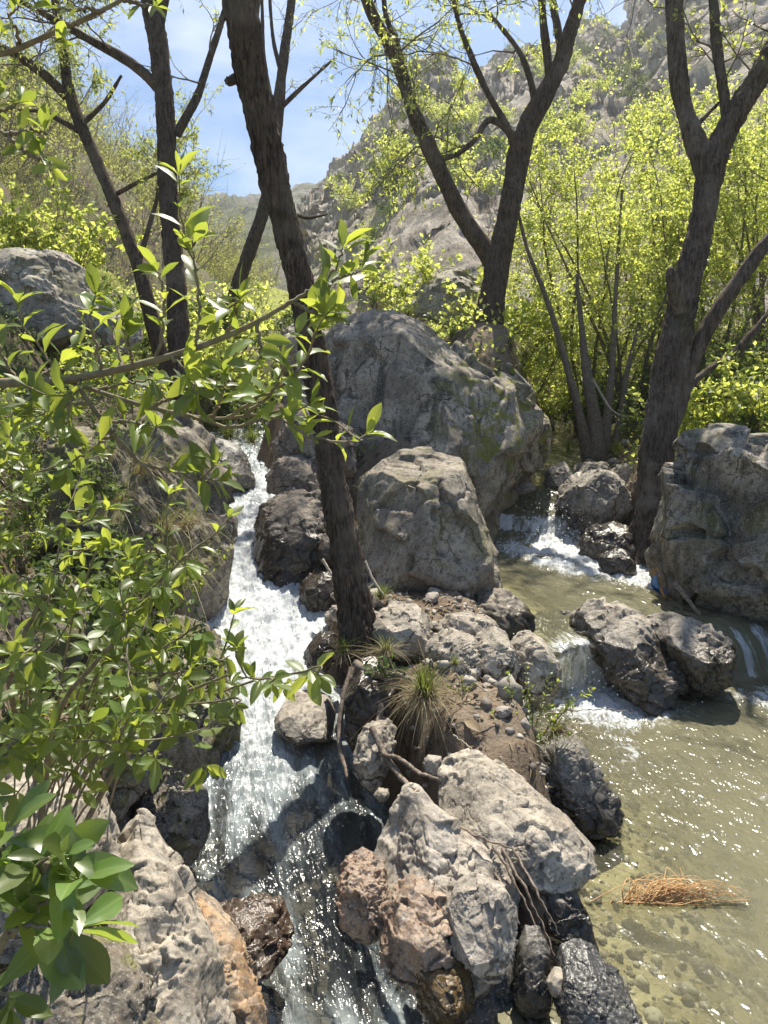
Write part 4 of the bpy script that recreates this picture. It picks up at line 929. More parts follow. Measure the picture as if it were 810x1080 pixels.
tree('straight_tree', 'thick upright dark trunk behind the leafy branch', 'tree', (190, 410, 7), [(199, 480, 7, 17), (194, 420, 7, 13.6), (190, 370, 7, 12.0), (186, 310, 7, 10.8), (181, 250, 7, 10.0), (177, 200, 7, 10.0), (175, 140, 7, 10.4), (172, 90, 7, 10.0), (166, 40, 7, 9.6), (158, 0, 7, 9.2), (150, -60, 7, 8.8), (138, -180, 7, 7.2), (120, -320, 7, 4.0)],
     [[(166, 92, 7, 6), (150, 76, 6.95, 5.5), (128, 60, 6.9, 5), (98, 44, 6.8, 4.5), (70, 28, 6.7, 4), (38, 10, 6.6, 3), (0, -10, 6.5, 2)],
      [(186, 142, 7, 5), (196, 124, 7, 4.6), (208, 102, 7.05, 4.2), (218, 72, 7.1, 3.8), (232, 28, 7.1, 3.2), (244, -10, 7.1, 3), (262, -80, 7.1, 1.6)],
      [(166, 30, 7, 7), (172, 0, 7, 6), (182, -60, 7, 5), (205, -180, 7, 3)],
      [(196, 260, 6.95, 4), (202, 258, 6.9, 3.5), (205, 254, 6.9, 2.5)]],
     M_bark, 3, [([(128, 60, 6.9), (70, 28, 6.7), (0, -10, 6.5)], 9, 0, 1, 0.6, 2), ([(208, 102, 7), (232, 28, 7), (262, -80, 7)], 5, 0.1, 1, 0.5, 1), ([(150, -60, 7), (138, -180, 7), (120, -320, 7)], 12, 0, 1, 1.0, 2), ([(182, -60, 7), (205, -180, 7)], 6, 0, 1, 0.8, 2)],
     dict(r=0.010), (LEAF_WILLOW, M_young, 8, 0.05, 0.3), seg=64, ring=0.025, bark=0.013)
tree('slanting_tree', 'narrow dark trunk slanting up to the left behind the upright trunk', 'tree', (172, 380, 7.6), [(190, 450, 7.6, 10), (176, 400, 7.6, 9.0), (166, 360, 7.6, 7.8), (150, 295, 7.6, 7.4), (136, 252, 7.6, 7.0), (120, 212, 7.6, 6.6), (100, 165, 7.6, 6.1), (82, 125, 7.6, 6.1), (72, 90, 7.6, 5.7), (64, 40, 7.6, 4.9), (58, -10, 7.6, 4.1), (52, -90, 7.6, 2.5)],
     [[(70, 102, 7.6, 5.5), (48, 80, 7.5, 5), (20, 60, 7.4, 4.5), (-15, 40, 7.3, 3.5), (-60, 10, 7.2, 2)], [(82, 138, 7.6, 3), (62, 126, 7.6, 2.6), (42, 118, 7.6, 2), (20, 116, 7.6, 1.2)],
      [(148, 272, 7.6, 3), (158, 236, 7.6, 2.6), (166, 205, 7.6, 2), (168, 165, 7.6, 1.2)], [(88, 130, 7.6, 3.2), (110, 108, 7.7, 2.4), (128, 80, 7.8, 1.6)],
      [(122, 205, 7.6, 2.6), (150, 190, 7.6, 2.1), (166, 182, 7.6, 1.5), (178, 170, 7.6, 1)]],
     M_bark, 4, [([(100, 165, 7.6), (72, 90, 7.6), (64, 40, 7.6), (52, -60, 7.6)], 14, 0, 1, 0.55, 2), ([(48, 80, 7.5), (-15, 40, 7.3)], 6, 0, 1, 0.5, 2), ([(150, 190, 7.6), (178, 170, 7.6)], 5, 0.2, 1, 0.5, 2), ([(158, 236, 7.6), (168, 165, 7.6)], 5, 0.3, 1, 0.5, 2)],
     dict(r=0.007, up=0.03), (LEAF_WILLOW, M_young, 12, 0.05, 0.3), seg=32, ring=0.03, bark=0.009)
tree('forked_tree', 'tree forking into two long limbs on top of the huge boulder', 'tree', (513, 365, 8.0), [(508, 385, 8, 20.2), (514, 350, 8, 16.1), (520, 310, 8, 12.9), (526, 275, 8, 12.9), (534, 235, 8, 12.0), (540, 205, 8, 11.5), (547, 165, 8, 11.0), (556, 135, 8, 10.6), (572, 105, 8, 10.1), (590, 68, 8, 9.2), (602, 30, 8, 7.8), (612, 0, 8, 6.9), (626, -50, 8, 5.5), (640, -150, 8, 2.8)],
     [[(524, 290, 8, 9), (512, 264, 8, 9.5), (498, 245, 7.95, 9), (478, 210, 7.9, 8.5), (456, 162, 7.85, 8), (436, 118, 7.8, 7.5), (424, 80, 7.8, 7), (408, 42, 7.75, 6.5), (392, 14, 7.7, 6), (380, -20, 7.7, 5.5), (360, -90, 7.6, 4)],
      [(545, 160, 8, 4.5), (534, 132, 7.9, 4), (520, 108, 7.9, 3.6), (506, 80, 7.9, 3.4), (494, 52, 7.85, 3), (484, 24, 7.8, 2.6), (476, -10, 7.8, 2)],
      [(540, 142, 8, 4), (526, 130, 7.9, 3.8), (514, 128, 7.85, 3.4), (500, 148, 7.8, 3), (482, 163, 7.8, 2.4), (468, 168, 7.8, 1.6)],
      [(580, 88, 8, 5), (576, 50, 8, 4.5), (572, 10, 8, 4.2), (568, -30, 8, 3.5)], [(566, 115, 8, 4), (558, 80, 8, 3.4), (548, 55, 8.05, 3), (528, 28, 8.1, 2.4), (512, 10, 8.1, 1.6)],
      [(594, 60, 8, 4.5), (586, 20, 7.9, 4), (580, -20, 7.9, 3)], [(424, 78, 7.8, 4), (420, 50, 7.8, 3.4), (408, 20, 7.8, 3), (404, -10, 7.8, 2.4)]],
     M_bark, 5, [([(478, 210, 7.9), (436, 118, 7.8), (408, 42, 7.75), (370, -60, 7.7)], 20, 0.1, 1, 0.9, 2), ([(506, 80, 7.9), (476, -10, 7.8)], 8, 0, 1, 0.7, 2), ([(500, 148, 7.8), (468, 168, 7.8)], 5, 0.2, 1, 0.6, 2), ([(558, 80, 8), (512, 10, 8.1)], 6, 0, 1, 0.6, 2), ([(602, 30, 8), (640, -150, 8)], 3, 0, 1, 0.8, 2), ([(572, 10, 8), (568, -30, 8)], 5, 0, 1, 0.7, 2)],
     dict(r=0.010, up=-0.04, nch=(3, 5)), (LEAF_WILLOW, M_spring, 10, 0.055, 0.4), seg=56, ring=0.03, bark=0.012)
T5 = [(680, 612, 6.00, 23.1), (684, 580, 6.00, 18.8), (689, 540, 6.00, 16.3), (692, 490, 6.00, 16.6), (698, 440, 6.00, 17.1), (706, 395, 6.00, 16.3), (716, 345, 6.00, 15.0), (726, 295, 6.00, 14.5), (735, 255, 6.00, 13.7), (742, 222, 6.00, 13.3), (749, 185, 6.00, 13.7), (760, 150, 5.95, 11.5), (778, 115, 5.90, 11.2), (800, 80, 5.85, 11.5), (824, 40, 5.80, 11.2), (850, -10, 5.75, 10.2), (866, -60, 5.75, 8.6), (880, -100, 5.70, 5.1)]
tree('twisted_tree', 'stringy barked tree with a spreading crown by the right boulder', 'tree', (684, 595, 6.00), T5,
     [[(748, 190, 6.00, 12), (738, 160, 6.00, 11.5), (727, 132, 6.00, 10.5), (719, 100, 6.00, 9.5), (714, 60, 6.00, 9), (712, 20, 6.00, 9), (710, -30, 6.00, 8.5), (704, -90, 6.00, 6), (698, -140, 6.00, 3)],
      [(756, 160, 5.98, 6), (766, 128, 5.95, 5.6), (762, 90, 5.95, 5.4), (756, 50, 5.95, 5.4), (753, 10, 5.95, 5), (748, -50, 5.95, 4), (745, -100, 5.90, 2)],
      [(700, 470, 6.05, 9), (716, 425, 6.05, 9), (733, 375, 6.00, 8.5), (752, 336, 5.95, 8), (776, 300, 5.90, 7.5), (806, 258, 5.85, 7), (850, 210, 5.80, 6), (900, 130, 5.70, 4)],
      [(718, 330, 5.90, 7), (712, 305, 5.85, 7.5), (708, 292, 5.83, 6.5), (707, 283, 5.82, 4)],
      [(728, 140, 6.00, 2.4), (745, 122, 6.00, 2), (758, 108, 6.00, 1.4)], [(700, 440, 6.10, 5), (735, 400, 6.20, 4), (775, 370, 6.30, 3), (815, 325, 6.40, 2)]],
     M_bark_r, 6, [([(714, 60, 6.00), (705, -100, 6.00)], 7, 0, 1, 0.8, 2), ([(762, 90, 5.95), (748, -50, 5.95)], 8, 0, 1, 0.45, 2), ([(778, 115, 5.90), (850, -10, 5.75), (880, -100, 5.70)], 9, 0, 1, 0.7, 2), ([(806, 258, 5.85), (900, 130, 5.70)], 8, 0, 1, 0.6, 2)],
     dict(r=0.008, up=0.0), (LEAF_FAR, M_spring, 3, 0.038, 0.2), seg=96, ring=0.016, bark=0.019, freq=60)
# dark many stemmed stump behind the stream
tree('coppiced_stump', 'dark cluster of old stems behind the sunlit stream boulder', 'tree', (630, 500, 8.2), [(630, 520, 8.2, 16), (630, 480, 8.2, 12), (627, 440, 8.2, 8), (620, 400, 8.2, 5), (614, 350, 8.2, 3.4), (608, 290, 8.2, 1.5)],
     [[(636, 500, 8.2, 9), (640, 450, 8.2, 5), (646, 380, 8.2, 3.2), (650, 300, 8.2, 2.2), (656, 200, 8.2, 1.2)], [(622, 500, 8.2, 8), (612, 440, 8.1, 5), (596, 380, 8.1, 3.6), (578, 320, 8.1, 2.8), (556, 262, 8.0, 2), (545, 215, 8, 1)], [(642, 500, 8.3, 7), (655, 440, 8.3, 4), (662, 390, 8.3, 3), (680, 320, 8.3, 1.6)]],
     M_twig, 7, (), {}, None, seg=32, ring=0.05, bark=0.010)

# spring green multi stemmed trees: three kinds, then copies
def hazel(seed, h, nst, leafn, size, mat, name, label, spreadk=0.35, dens=(4, 6)):
    rng = np.random.RandomState(seed)
    root = tag(empty(name, (0, 0, 0)), label, 'tree', 'spring green trees along the right bank')
    tips, twl = [], []
    for k in range(nst):
        az = rng.uniform(0, 2 * math.pi); lean = rng.uniform(0.1, spreadk)
        d = np.array([math.cos(az) * lean, math.sin(az) * lean, 1.0]); L = h * rng.uniform(0.7, 1.0); r = h * 0.0055 * rng.uniform(0.7, 1.2)
        pts = [np.array([math.cos(az), math.sin(az), 0]) * 0.12]; dd = unit(d)
        for q in range(11):
            dd = unit(dd + rng.normal(size=3) * 0.07); pts.append(pts[-1] + dd * L / 11)
        pts = np.array(pts); rr = np.linspace(r * 1.4, r * 0.2, 12)
        V, F = tube(pts, rr, 10, 0.002, 0.08, 60, seed=k)
        put('stem', mesh_np('stem', V, F), M_twig, root)
        for q in range(rng.randint(9, 13)):
            u = rng.uniform(0.22, 1.0) * 10.9; i = int(u)
            p = pts[i] + (pts[i + 1] - pts[i]) * (u - i)
            grow(rng, p, unit(pts[i + 1] - pts[i]) * 0.5 + rng.normal(size=3) * [.7, .7, .35], h * 0.19 * (1.25 - u / 22), r * 0.22, 2, twl, tips, 0.05, 0.3, dens, 0.58, 0.7, 5)
    put('twigs', twig_mesh('twigs', twl, 4), M_twig, root)
    pos, dd, nn = [], [], []
    for T in tips:
        for k in range(rng.poisson(leafn)):
            u = rng.uniform(0.1, 1) * (len(T) - 1); i = min(int(u), len(T) - 2)
            pos.append(T[i] + (T[i + 1] - T[i]) * (u - i) + rng.normal(size=3) * 0.02)
            dd.append(rng.normal(size=3) + [0, 0, -0.2]); nn.append(rng.normal(size=3) * 0.7 + [0, 0, 1])
    put('crown', leaves(LEAF_FAR, pos, dd, nn, rng.uniform(0.6, 1.3, len(pos)) * size, rng, 'crown'), mat, root)
    return root
hz = [hazel(31, 4.2, 7, 9, 0.042, M_spring, 'spring_tree', 'x'), hazel(32, 3.6, 8, 9, 0.041, M_spring, 'spring_tree', 'x', 0.5), hazel(33, 4.6, 6, 9, 0.045, M_spring, 'spring_tree', 'x', 0.3)]
hz_spots = [(618, 9.9, 0, 0.86, 'bright spring green tree just right of the forked tree'), (672, 9.4, 1, 1.0, 'yellow green tree fanning out behind the twisted trunk'), (742, 9.0, 0, 0.85, 'yellow green tree between the twisted trunk and its low side limb'),
            (812, 9.5, 1, 0.95, 'spring green tree at the far right edge above the massive boulder'), (690, 12.5, 2, 0.95, 'tall spring green tree farther up behind the yellow green ones'), (605, 13.0, 0, 0.95, 'pale spring green tree on the slope under the mountain peak'), (790, 13.0, 2, 0.8, 'distant spring green tree high on the right under the cliff')]
cnt = [0, 0, 0]
for px, t, k, sc, lab in hz_spots:
    x, y, _ = W(px, 460, t); z = gz(x, y)
    o = hz[k] if cnt[k] == 0 else copy_tree(hz[k]); cnt[k] += 1
    o.location = (x, y, z - 0.05); o.scale = (sc, sc, sc); o.rotation_euler = (0, 0, cnt[k] * 2.1 + k)
    o['label'] = lab

# low bushes: one builder, copies with shared meshes
def bush(seed, h, nst, leafn, size, mat, name, label, cat, group, tpl=LEAF_FAR, tw=M_twig, wide=0.7, depth=2, nch=(3, 5)):
    rng = np.random.RandomState(seed)
    root = tag(empty(name, (0, 0, 0)), label, cat, group)
    lines, tips = [], []
    for k in range(nst):
        az = rng.uniform(0, 2 * math.pi)
        grow(rng, np.array([math.cos(az), math.sin(az), 0]) * h * 0.08, [math.cos(az) * wide, math.sin(az) * wide, 1], h * rng.uniform(0.5, 0.8), h * 0.008, depth, lines, tips, 0.06, 0.25, nch, 0.6, 0.55, 5)
    put('twigs', twig_mesh('twigs', lines, 4), tw, root)
    pos, dd, nn = [], [], []
    for T in tips:
        for k in range(rng.poisson(leafn)):
            u = rng.uniform(0.05, 1) * (len(T) - 1); i = min(int(u), len(T) - 2)
            pos.append(T[i] + (T[i + 1] - T[i]) * (u - i) + rng.normal(size=3) * 0.012 * h)
            dd.append(rng.normal(size=3) + [0, 0, 0.3]); nn.append(rng.normal(size=3) * 0.7 + [0, 0, 1])
    put('crown', leaves(tpl, pos, dd, nn, rng.uniform(0.6, 1.3, len(pos)) * size, rng, 'crown'), mat, root)
    return root
def scatter_copies(proto, spots, first=True):
    for k, (p, sc, rz) in enumerate(spots):
        o = proto if k == 0 else copy_tree(proto)
        o.location = p; o.scale = (sc,) * 3; o.rotation_euler = (0, 0, rz)
rng = np.random.RandomState(77)
# yellowish brushwood on the left slope
bl = 'bare yellowish bush on the grassy slope left of the trees'
protos = [bush(41, 3.0, 9, 10, 0.07, M_bush, 'hillside_bush', bl, 'bush', 'yellowish bushes on the left slope', tw=M_twig_pale), bush(42, 3.4, 8, 6, 0.065, M_bush, 'hillside_bush', bl, 'bush', 'yellowish bushes on the left slope', tw=M_twig_pale, wide=0.5), bush(43, 2.4, 10, 11, 0.07, M_bush, 'hillside_bush', bl, 'bush', 'yellowish bushes on the left slope', tw=M_twig_pale, wide=0.9)]
sp = [[], [], []]
for k in range(100):
    v = rng.uniform(0.12, 0.97); u = rng.uniform(0.30, 0.97)
    p = HL[int(v * (HL.shape[0] - 1)), int(u * (HL.shape[1] - 1))]
    sp[k % 3].append((p - [0, 0, 0.2], rng.uniform(0.7, 1.25), rng.uniform(0, 6.28)))
for k in range(70):
    v = rng.uniform(0.03, 0.30); u = rng.uniform(0.25, 0.9)
    p = HL[int(v * (HL.shape[0] - 1)), int(u * (HL.shape[1] - 1))]
    sp[k % 3].append((p - [0, 0, 0.2], rng.uniform(0.3, 0.6), rng.uniform(0, 6.28)))
for a, b in zip(protos, sp): scatter_copies(a, b)
# green bushes on the scree
gl = 'small green bush on the rocky mountainside'
protos = [bush(51, 2.6, 9, 9, 0.16, M_spring, 'scree_bush', gl, 'bush', 'green bushes on the rocky mountainside'), bush(52, 2.2, 9, 9, 0.15, M_dense, 'scree_bush', gl, 'bush', 'green bushes on the rocky mountainside', wide=0.9)]
sp = [[], []]
for k in range(150):
    v = rng.uniform(0.16, 0.97); u = rng.uniform(0.06, 0.80)
    p = HR[int(v * (HR.shape[0] - 1)), int(u * (HR.shape[1] - 1))]
    sp[k % 2].append((p - [0, 0, 0.2], rng.uniform(0.35, 0.8), rng.uniform(0, 6.28)))
for a, b in zip(protos, sp): scatter_copies(a, b)
# low green growth on both banks
ul = 'low leafy green bush on the bank behind the stream boulders'
protos = [bush(61, 0.9, 9, 9, 0.055, M_spring, 'bank_bush', ul, 'bush', 'low bushes on the banks'), bush(62, 0.8, 9, 9, 0.05, M_dense, 'bank_bush', ul, 'bush', 'low bushes on the banks', wide=0.9)]
sp = [[], []]
spots = [(560, 9.0), (590, 9.6), (612, 10.2), (640, 9.4), (660, 10), (700, 7.4), (730, 7.0), (760, 6.8), (795, 6.6), (830, 6.6), (720, 8.2), (770, 8), (810, 8), (575, 11), (640, 11.5), (700, 10), (750, 10.5), (800, 10), (540, 9.2), (550, 10),
         (215, 9.6), (240, 9.2), (262, 9.8), (225, 10.8), (250, 11.2), (275, 10.6), (200, 8.6), (290, 11.5), (150, 8.5), (110, 8.3), (60, 7.8), (20, 7.4), (-10, 7.0), (130, 9.6), (80, 9.4), (30, 9), (430, 10.3), (400, 12), (470, 11.5), (350, 12.5), (320, 13)]
for k, (px, t) in enumerate(spots):
    x, y, _ = W(px, 400, t)
    sp[(k * 7 // 3) % 2].append(((x, y, gz(x, y) - 0.05), rng.uniform(0.7, 1.3), rng.uniform(0, 6.28)))
for a, b in zip(protos, sp): scatter_copies(a, b)

# leafy bushes clinging to the left bank under the big shrub
wl_ = 'small leaved green bush growing on the dark rock wall of the left bank'
protos = [bush(71, 0.55, 9, 7, 0.036, M_privet, 'wall_bush', wl_, 'bush', 'bushes on the left rock wall', LEAF_MID, wide=0.8), bush(72, 0.5, 8, 7, 0.034, M_dense, 'wall_bush', wl_, 'bush', 'bushes on the left rock wall', LEAF_MID, wide=1.0)]
sp = [[], []]
for k, (px, py, t) in enumerate([(20, 520, 3.6), (60, 560, 3.7), (15, 600, 3.3), (110, 690, 3.2), (30, 470, 3.9), (200, 735, 3.2), (140, 450, 4.3), (0, 700, 2.9), (195, 640, 3.95)]):
    sp[k % 2].append((W(px, py, t), rng.uniform(0.55, 1.0), rng.uniform(0, 6.28)))
for a, b in zip(protos, sp): scatter_copies(a, b)

# ------------------------------------------------------------------ the leafy shrubs in front
def node_leaves(rng, P, u0, step, size, pos, dd, nn, sz, rosette=5, spread=0.9, lift=0.25):
    """opposite leaves along a shoot, turning a quarter at each node, and a tuft at its tip"""
    L = np.linalg.norm(np.diff(P, axis=0), axis=1); s = np.concatenate([[0], np.cumsum(L)]); tot = s[-1]
    T, U, B = frames(P)
    x = tot * u0; k = rng.randint(2)
    def at(x): return np.array([np.interp(x, s, P[:, c]) for c in range(3)])
    while x < tot * 0.97:
        i = min(np.searchsorted(s, x), len(P) - 1)
        a0 = (k % 2) * math.pi / 2 + rng.normal() * 0.35
        for h in (0, math.pi):
            if rng.rand() < 0.12: continue
            a = a0 + h + rng.normal() * 0.25
            o = U[i] * math.cos(a) + B[i] * math.sin(a)
            d = unit(o * spread + T[i] * rng.uniform(0.3, 0.9) + [0, 0, lift] + rng.normal(size=3) * 0.15)
            pos.append(at(x)); dd.append(d); nn.append(unit(T[i] * 0.8 + [0, -0.15, 0.8] + rng.normal(size=3) * 0.25)); sz.append(size * rng.uniform(0.5, 1.25) * (0.75 + 0.25 * math.sin(math.pi * min(1, x / tot + 0.2))))
        x += step * rng.uniform(0.7, 1.3); k += 1
    for q in range(rosette):
        a = q * 2.4 + rng.normal() * 0.3
        o = U[-1] * math.cos(a) + B[-1] * math.sin(a)
        d = unit(o * rng.uniform(0.4, 1.0) + T[-1] * 0.9 + [0, 0, 0.15])
        pos.append(P[-1]); dd.append(d); nn.append(unit(T[-1] * 0.7 + [0, 0, 0.8] + rng.normal(size=3) * 0.3)); sz.append(size * rng.uniform(0.45, 0.9))
def shrub(name, label, cat, base, stems, shoots, seed, size, mat, tpl, step=0.026, u0=0.3, side=0.0, side_len=0.12, stem_mat=None, rosette=5):
    """stems: rows px, py, t, radius in metres; shoots: leafy polylines of px, py, t"""
    rng = np.random.RandomState(seed)
    bp = W(*base); root = tag(empty(name, bp), label, cat)
    def add(nm, me, m):
        o = put(nm, me, m, root); o.location = -Vector(bp); return o
    pos, dd, nn, sz, lines = [], [], [], [], []
    for st in stems:
        P = WA(st); R = [q[3] for q in st]
        V, F = tube(P, R, 10, 0.0006, 0.012, 200, seed=seed)
        add('stem', mesh_np('stem', V, F), stem_mat or M_twig_pale)
    for sh in shoots:
        P = catmull(WA(sh), 24); P[1:] += rng.normal(size=(23, 3)) * 0.0015
        lines.append((P, np.linspace(0.0032, 0.0013, 24)))
        node_leaves(rng, P, u0, step, size, pos, dd, nn, sz, rosette)
        tot = np.linalg.norm(np.diff(P, axis=0), axis=1).sum()
        for k in range(rng.poisson(side * tot)):
            i = rng.randint(int(24 * u0), 23)
            d = unit(unit(P[i + 1] - P[i]) * 0.6 + rng.normal(size=3) * 0.8 + [0, 0, 0.35]); L = side_len * rng.uniform(0.5, 1.4)
            q = [P[i]]
            for j in range(7):
                d = unit(d + rng.normal(size=3) * 0.12 + [0, 0, 0.05]); q.append(q[-1] + d * L / 7)
            q = np.array(q); lines.append((q, np.linspace(0.0018, 0.001, 8)))
            node_leaves(rng, q, 0.25, step, size * 0.92, pos, dd, nn, sz, rosette)
    add('shoots', twig_mesh('shoots', lines, 6), M_twig_pale)
    add('leaves', leaves(tpl, pos, dd, nn, sz, rng), mat)
    return root
def PX(x, y, z):
    d = np.array([x, y, z]) - EYE; t = d @ FWD
    return (405 + FPX * (d @ RIGHT) / t, 540 - FPX * (d @ UP) / t, t)
def root_path(end, root, bulge=(0, 0, 0), r0=0.012, r1=0.008):
    """a woody stem from the ground up to a branch's first point"""
    a = np.array([root[0], root[1], gz(*root) - 0.05]); e = W(*end); m = (a + e) / 2 + np.array(bulge)
    return [(*PX(*q), r) for q, r in zip((a, a * .5 + m * .5 + np.array(bulge) * .3, m, m * .45 + e * .55 + np.array(bulge) * .35, e), np.linspace(r0, r1, 5))]
# branch reaching across the middle
main = [(-160, 425, 1.30, .009), (-60, 410, 1.25, .008), (0, 404, 1.2, .0075), (60, 402, 1.17, .0068), (110, 393, 1.15, .006), (160, 381, 1.13, .0052), (210, 366, 1.11, .0045), (262, 344, 1.09, .0036), (305, 320, 1.07, .0028), (345, 298, 1.06, .002)]
low = [(72, 402, 1.17, .0045), (110, 415, 1.18, .004), (160, 430, 1.18, .0036), (220, 441, 1.17, .003), (275, 437, 1.15, .0024), (300, 432, 1.14, .0016)]
low2 = [(80, 404, 1.17, .0045), (105, 440, 1.17, .0038), (135, 475, 1.16, .003), (165, 505, 1.15, .002)]
shrub('leafy_branch', 'long leafy branch reaching across in front of the tree trunks', 'branch', (-160, 425, 1.30), [main, low, low2, root_path((-160, 425, 1.30), (-1.5, 1.75), (-.12, 0, .25))],
      [[(300, 323, 1.07), (330, 305, 1.06), (352, 285, 1.05), (362, 262, 1.04)], [(330, 305, 1.06), (355, 295, 1.05), (380, 285, 1.04)], [(310, 318, 1.07), (330, 330, 1.05), (345, 335, 1.03)],
       [(208, 367, 1.11), (210, 325, 1.10), (206, 285, 1.09), (203, 258, 1.08)], [(165, 380, 1.13), (172, 345, 1.12), (172, 310, 1.11), (168, 285, 1.1)], [(240, 353, 1.1), (245, 330, 1.08), (252, 315, 1.06)],
       [(110, 393, 1.15), (100, 362, 1.14), (96, 335, 1.13), (100, 312, 1.12)], [(60, 402, 1.17), (45, 372, 1.16), (25, 345, 1.15), (18, 320, 1.13)], [(140, 386, 1.14), (135, 360, 1.1), (130, 340, 1.08)], [(20, 403, 1.19), (5, 380, 1.17), (-5, 355, 1.15)],
       [(270, 340, 1.09), (275, 365, 1.07), (272, 385, 1.05)], [(180, 376, 1.12), (200, 395, 1.09), (205, 415, 1.07)], [(130, 388, 1.14), (120, 350, 1.18), (125, 330, 1.2)],
       [(200, 438, 1.17), (240, 450, 1.14), (290, 440, 1.10), (330, 462, 1.06), (365, 466, 1.04), (388, 460, 1.03)], [(240, 440, 1.16), (270, 420, 1.13), (305, 402, 1.10), (325, 375, 1.08), (330, 350, 1.07)], [(255, 440, 1.16), (285, 415, 1.12), (300, 385, 1.1)], [(222, 441, 1.17), (235, 415, 1.14), (238, 395, 1.12)], [(160, 430, 1.18), (185, 415, 1.16), (200, 400, 1.14)],
       [(150, 490, 1.15), (180, 497, 1.14), (205, 505, 1.13), (228, 508, 1.12)], [(120, 458, 1.16), (100, 470, 1.13), (70, 492, 1.1)], [(110, 445, 1.17), (140, 445, 1.15), (165, 450, 1.13)], [(95, 425, 1.17), (60, 430, 1.15), (35, 440, 1.13)], [(40, 402, 1.18), (30, 425, 1.15), (5, 440, 1.13)], [(90, 395, 1.17), (75, 420, 1.12), (72, 450, 1.1)],
       [(30, 402, 1.18), (60, 385, 1.2), (75, 365, 1.2)], [(100, 412, 1.18), (130, 405, 1.2), (160, 400, 1.2)]],
      201, 0.056, M_privet, LEAF_BIG, 0.026, 0.35, 3.0, 0.09)
# the mass of the lower shrub
rng = np.random.RandomState(5)
tips = [(70, 555, 1.25), (112, 572, 1.3), (150, 600, 1.3), (195, 598, 1.25), (232, 606, 1.2), (50, 640, 1.2), (130, 655, 1.2), (212, 668, 1.2), (232, 705, 1.15), (285, 722, 1.12), (335, 712, 1.1), (250, 745, 1.12), (195, 760, 1.15), (165, 800, 1.1),
        (130, 790, 1.1), (50, 790, 1.05), (0, 660, 1.2), (40, 690, 1.1), (190, 715, 1.15), (10, 790, 1.05), (170, 620, 1.25), ]
shoots, stems = [], []
ROOT = [(-0.86, 1.62), (-0.98, 1.78), (-0.90, 1.95)]
for k, (a, b, t) in enumerate(q for i, q in enumerate(tips) if i % 6 != 4 or q[0] >= 250):
    rx, ry = ROOT[k % 3]
    o = np.array([rx + rng.normal() * .03, ry + rng.normal() * .03, gz(rx, ry)]); e = W(a, b, t)
    c1 = o * .72 + e * .28 + [0, 0, .22]; c2 = o * .34 + e * .66 + [0, 0, .20]
    shoots.append([PX(*o), PX(*c1), PX(*c2), (a * .93 + PX(*c2)[0] * .07, b - 6, t), (a, b, t - 0.03)])
for bx, by, mx, my, ex, ey in [(-20, 900, 60, 760, 140, 660), (20, 900, 110, 790, 240, 712), (-60, 880, 10, 720, 60, 600), (60, 890, 130, 800, 200, 765)]:
    rx, ry = ROOT[len(stems) % 3]; o = PX(rx, ry, gz(rx, ry) - .05)
    stems.append([(*o, .009), (o[0] * .5 + mx * .5 - 6, o[1] * .5 + my * .5 - 30, (o[2] + 1.35) / 2, .007), (mx, my, 1.35, .005), ((mx + ex) / 2, (my + ey) / 2 - 10, 1.28, .0035), (ex, ey, 1.2, .002)])
shrub('privet_shrub', 'dense green shrub spilling over the left bank above the rapid', 'shrub', (-20, 900, 1.5), stems, shoots, 202, 0.052, M_privet, LEAF_BIG, 0.038, 0.60, 1.9, 0.10)
# more of the same shrub farther up the bank
tips = [(20, 455, 1.7), (105, 480, 1.8), (30, 520, 1.7), (0, 490, 1.6), (10, 570, 1.7), (-10, 430, 1.6), (0, 620, 1.6), (60, 440, 1.8)]
shoots = []
for a, b, t in tips:
    e = W(a, b, t); rx, ry = -1.55 + .1 * rng.normal(), 2.35 + .1 * rng.normal(); o = np.array([rx, ry, gz(rx, ry) - .03])
    shoots.append([PX(*o), PX(*(o * .6 + e * .4 + [0, 0, .2])), PX(*(o * .25 + e * .75 + [0, 0, .12])), (a, b, t)])
shrub('privet_shrub', 'finer leaved shrub against the dark rock wall at the left edge', 'shrub', (-60, 700, 2.0), [root_path((0, 500, 1.8), (-1.55, 2.35), (-.05, 0, .1), .009, .003)], shoots, 203, 0.05, M_privet, LEAF_BIG, 0.03, 0.3, 4.0, 0.13)
# broad leaves at the bottom left
shrub('broad_leaved_shrub', 'broad leaved green shrub close up in the bottom left corner', 'shrub', (-60, 1130, 0.85), [root_path((-60, 1130, 0.85), (-.62, .95), (0, 0, 0), .008, .005), [(-60, 1130, 0.85, .005), (-20, 1040, 0.8, .0045), (10, 980, 0.76, .004), (50, 910, 0.72, .003)]],
      [[(0, 995, 0.77), (20, 950, 0.74), (40, 915, 0.72), (62, 900, 0.70)], [(10, 985, 0.76), (50, 950, 0.72), (85, 930, 0.70)], [(-20, 960, 0.8), (-5, 915, 0.76), (5, 880, 0.73)], [(10, 980, 0.76), (45, 975, 0.71), (75, 978, 0.69)], [(-30, 1060, 0.8), (-10, 1045, 0.76), (8, 1050, 0.73)], [(-30, 1000, 0.8), (-10, 950, 0.76), (10, 930, 0.73)]],
      204, 0.082, M_wide, LEAF_WIDE, 0.026, 0.3, 0, 0.08, rosette=6)
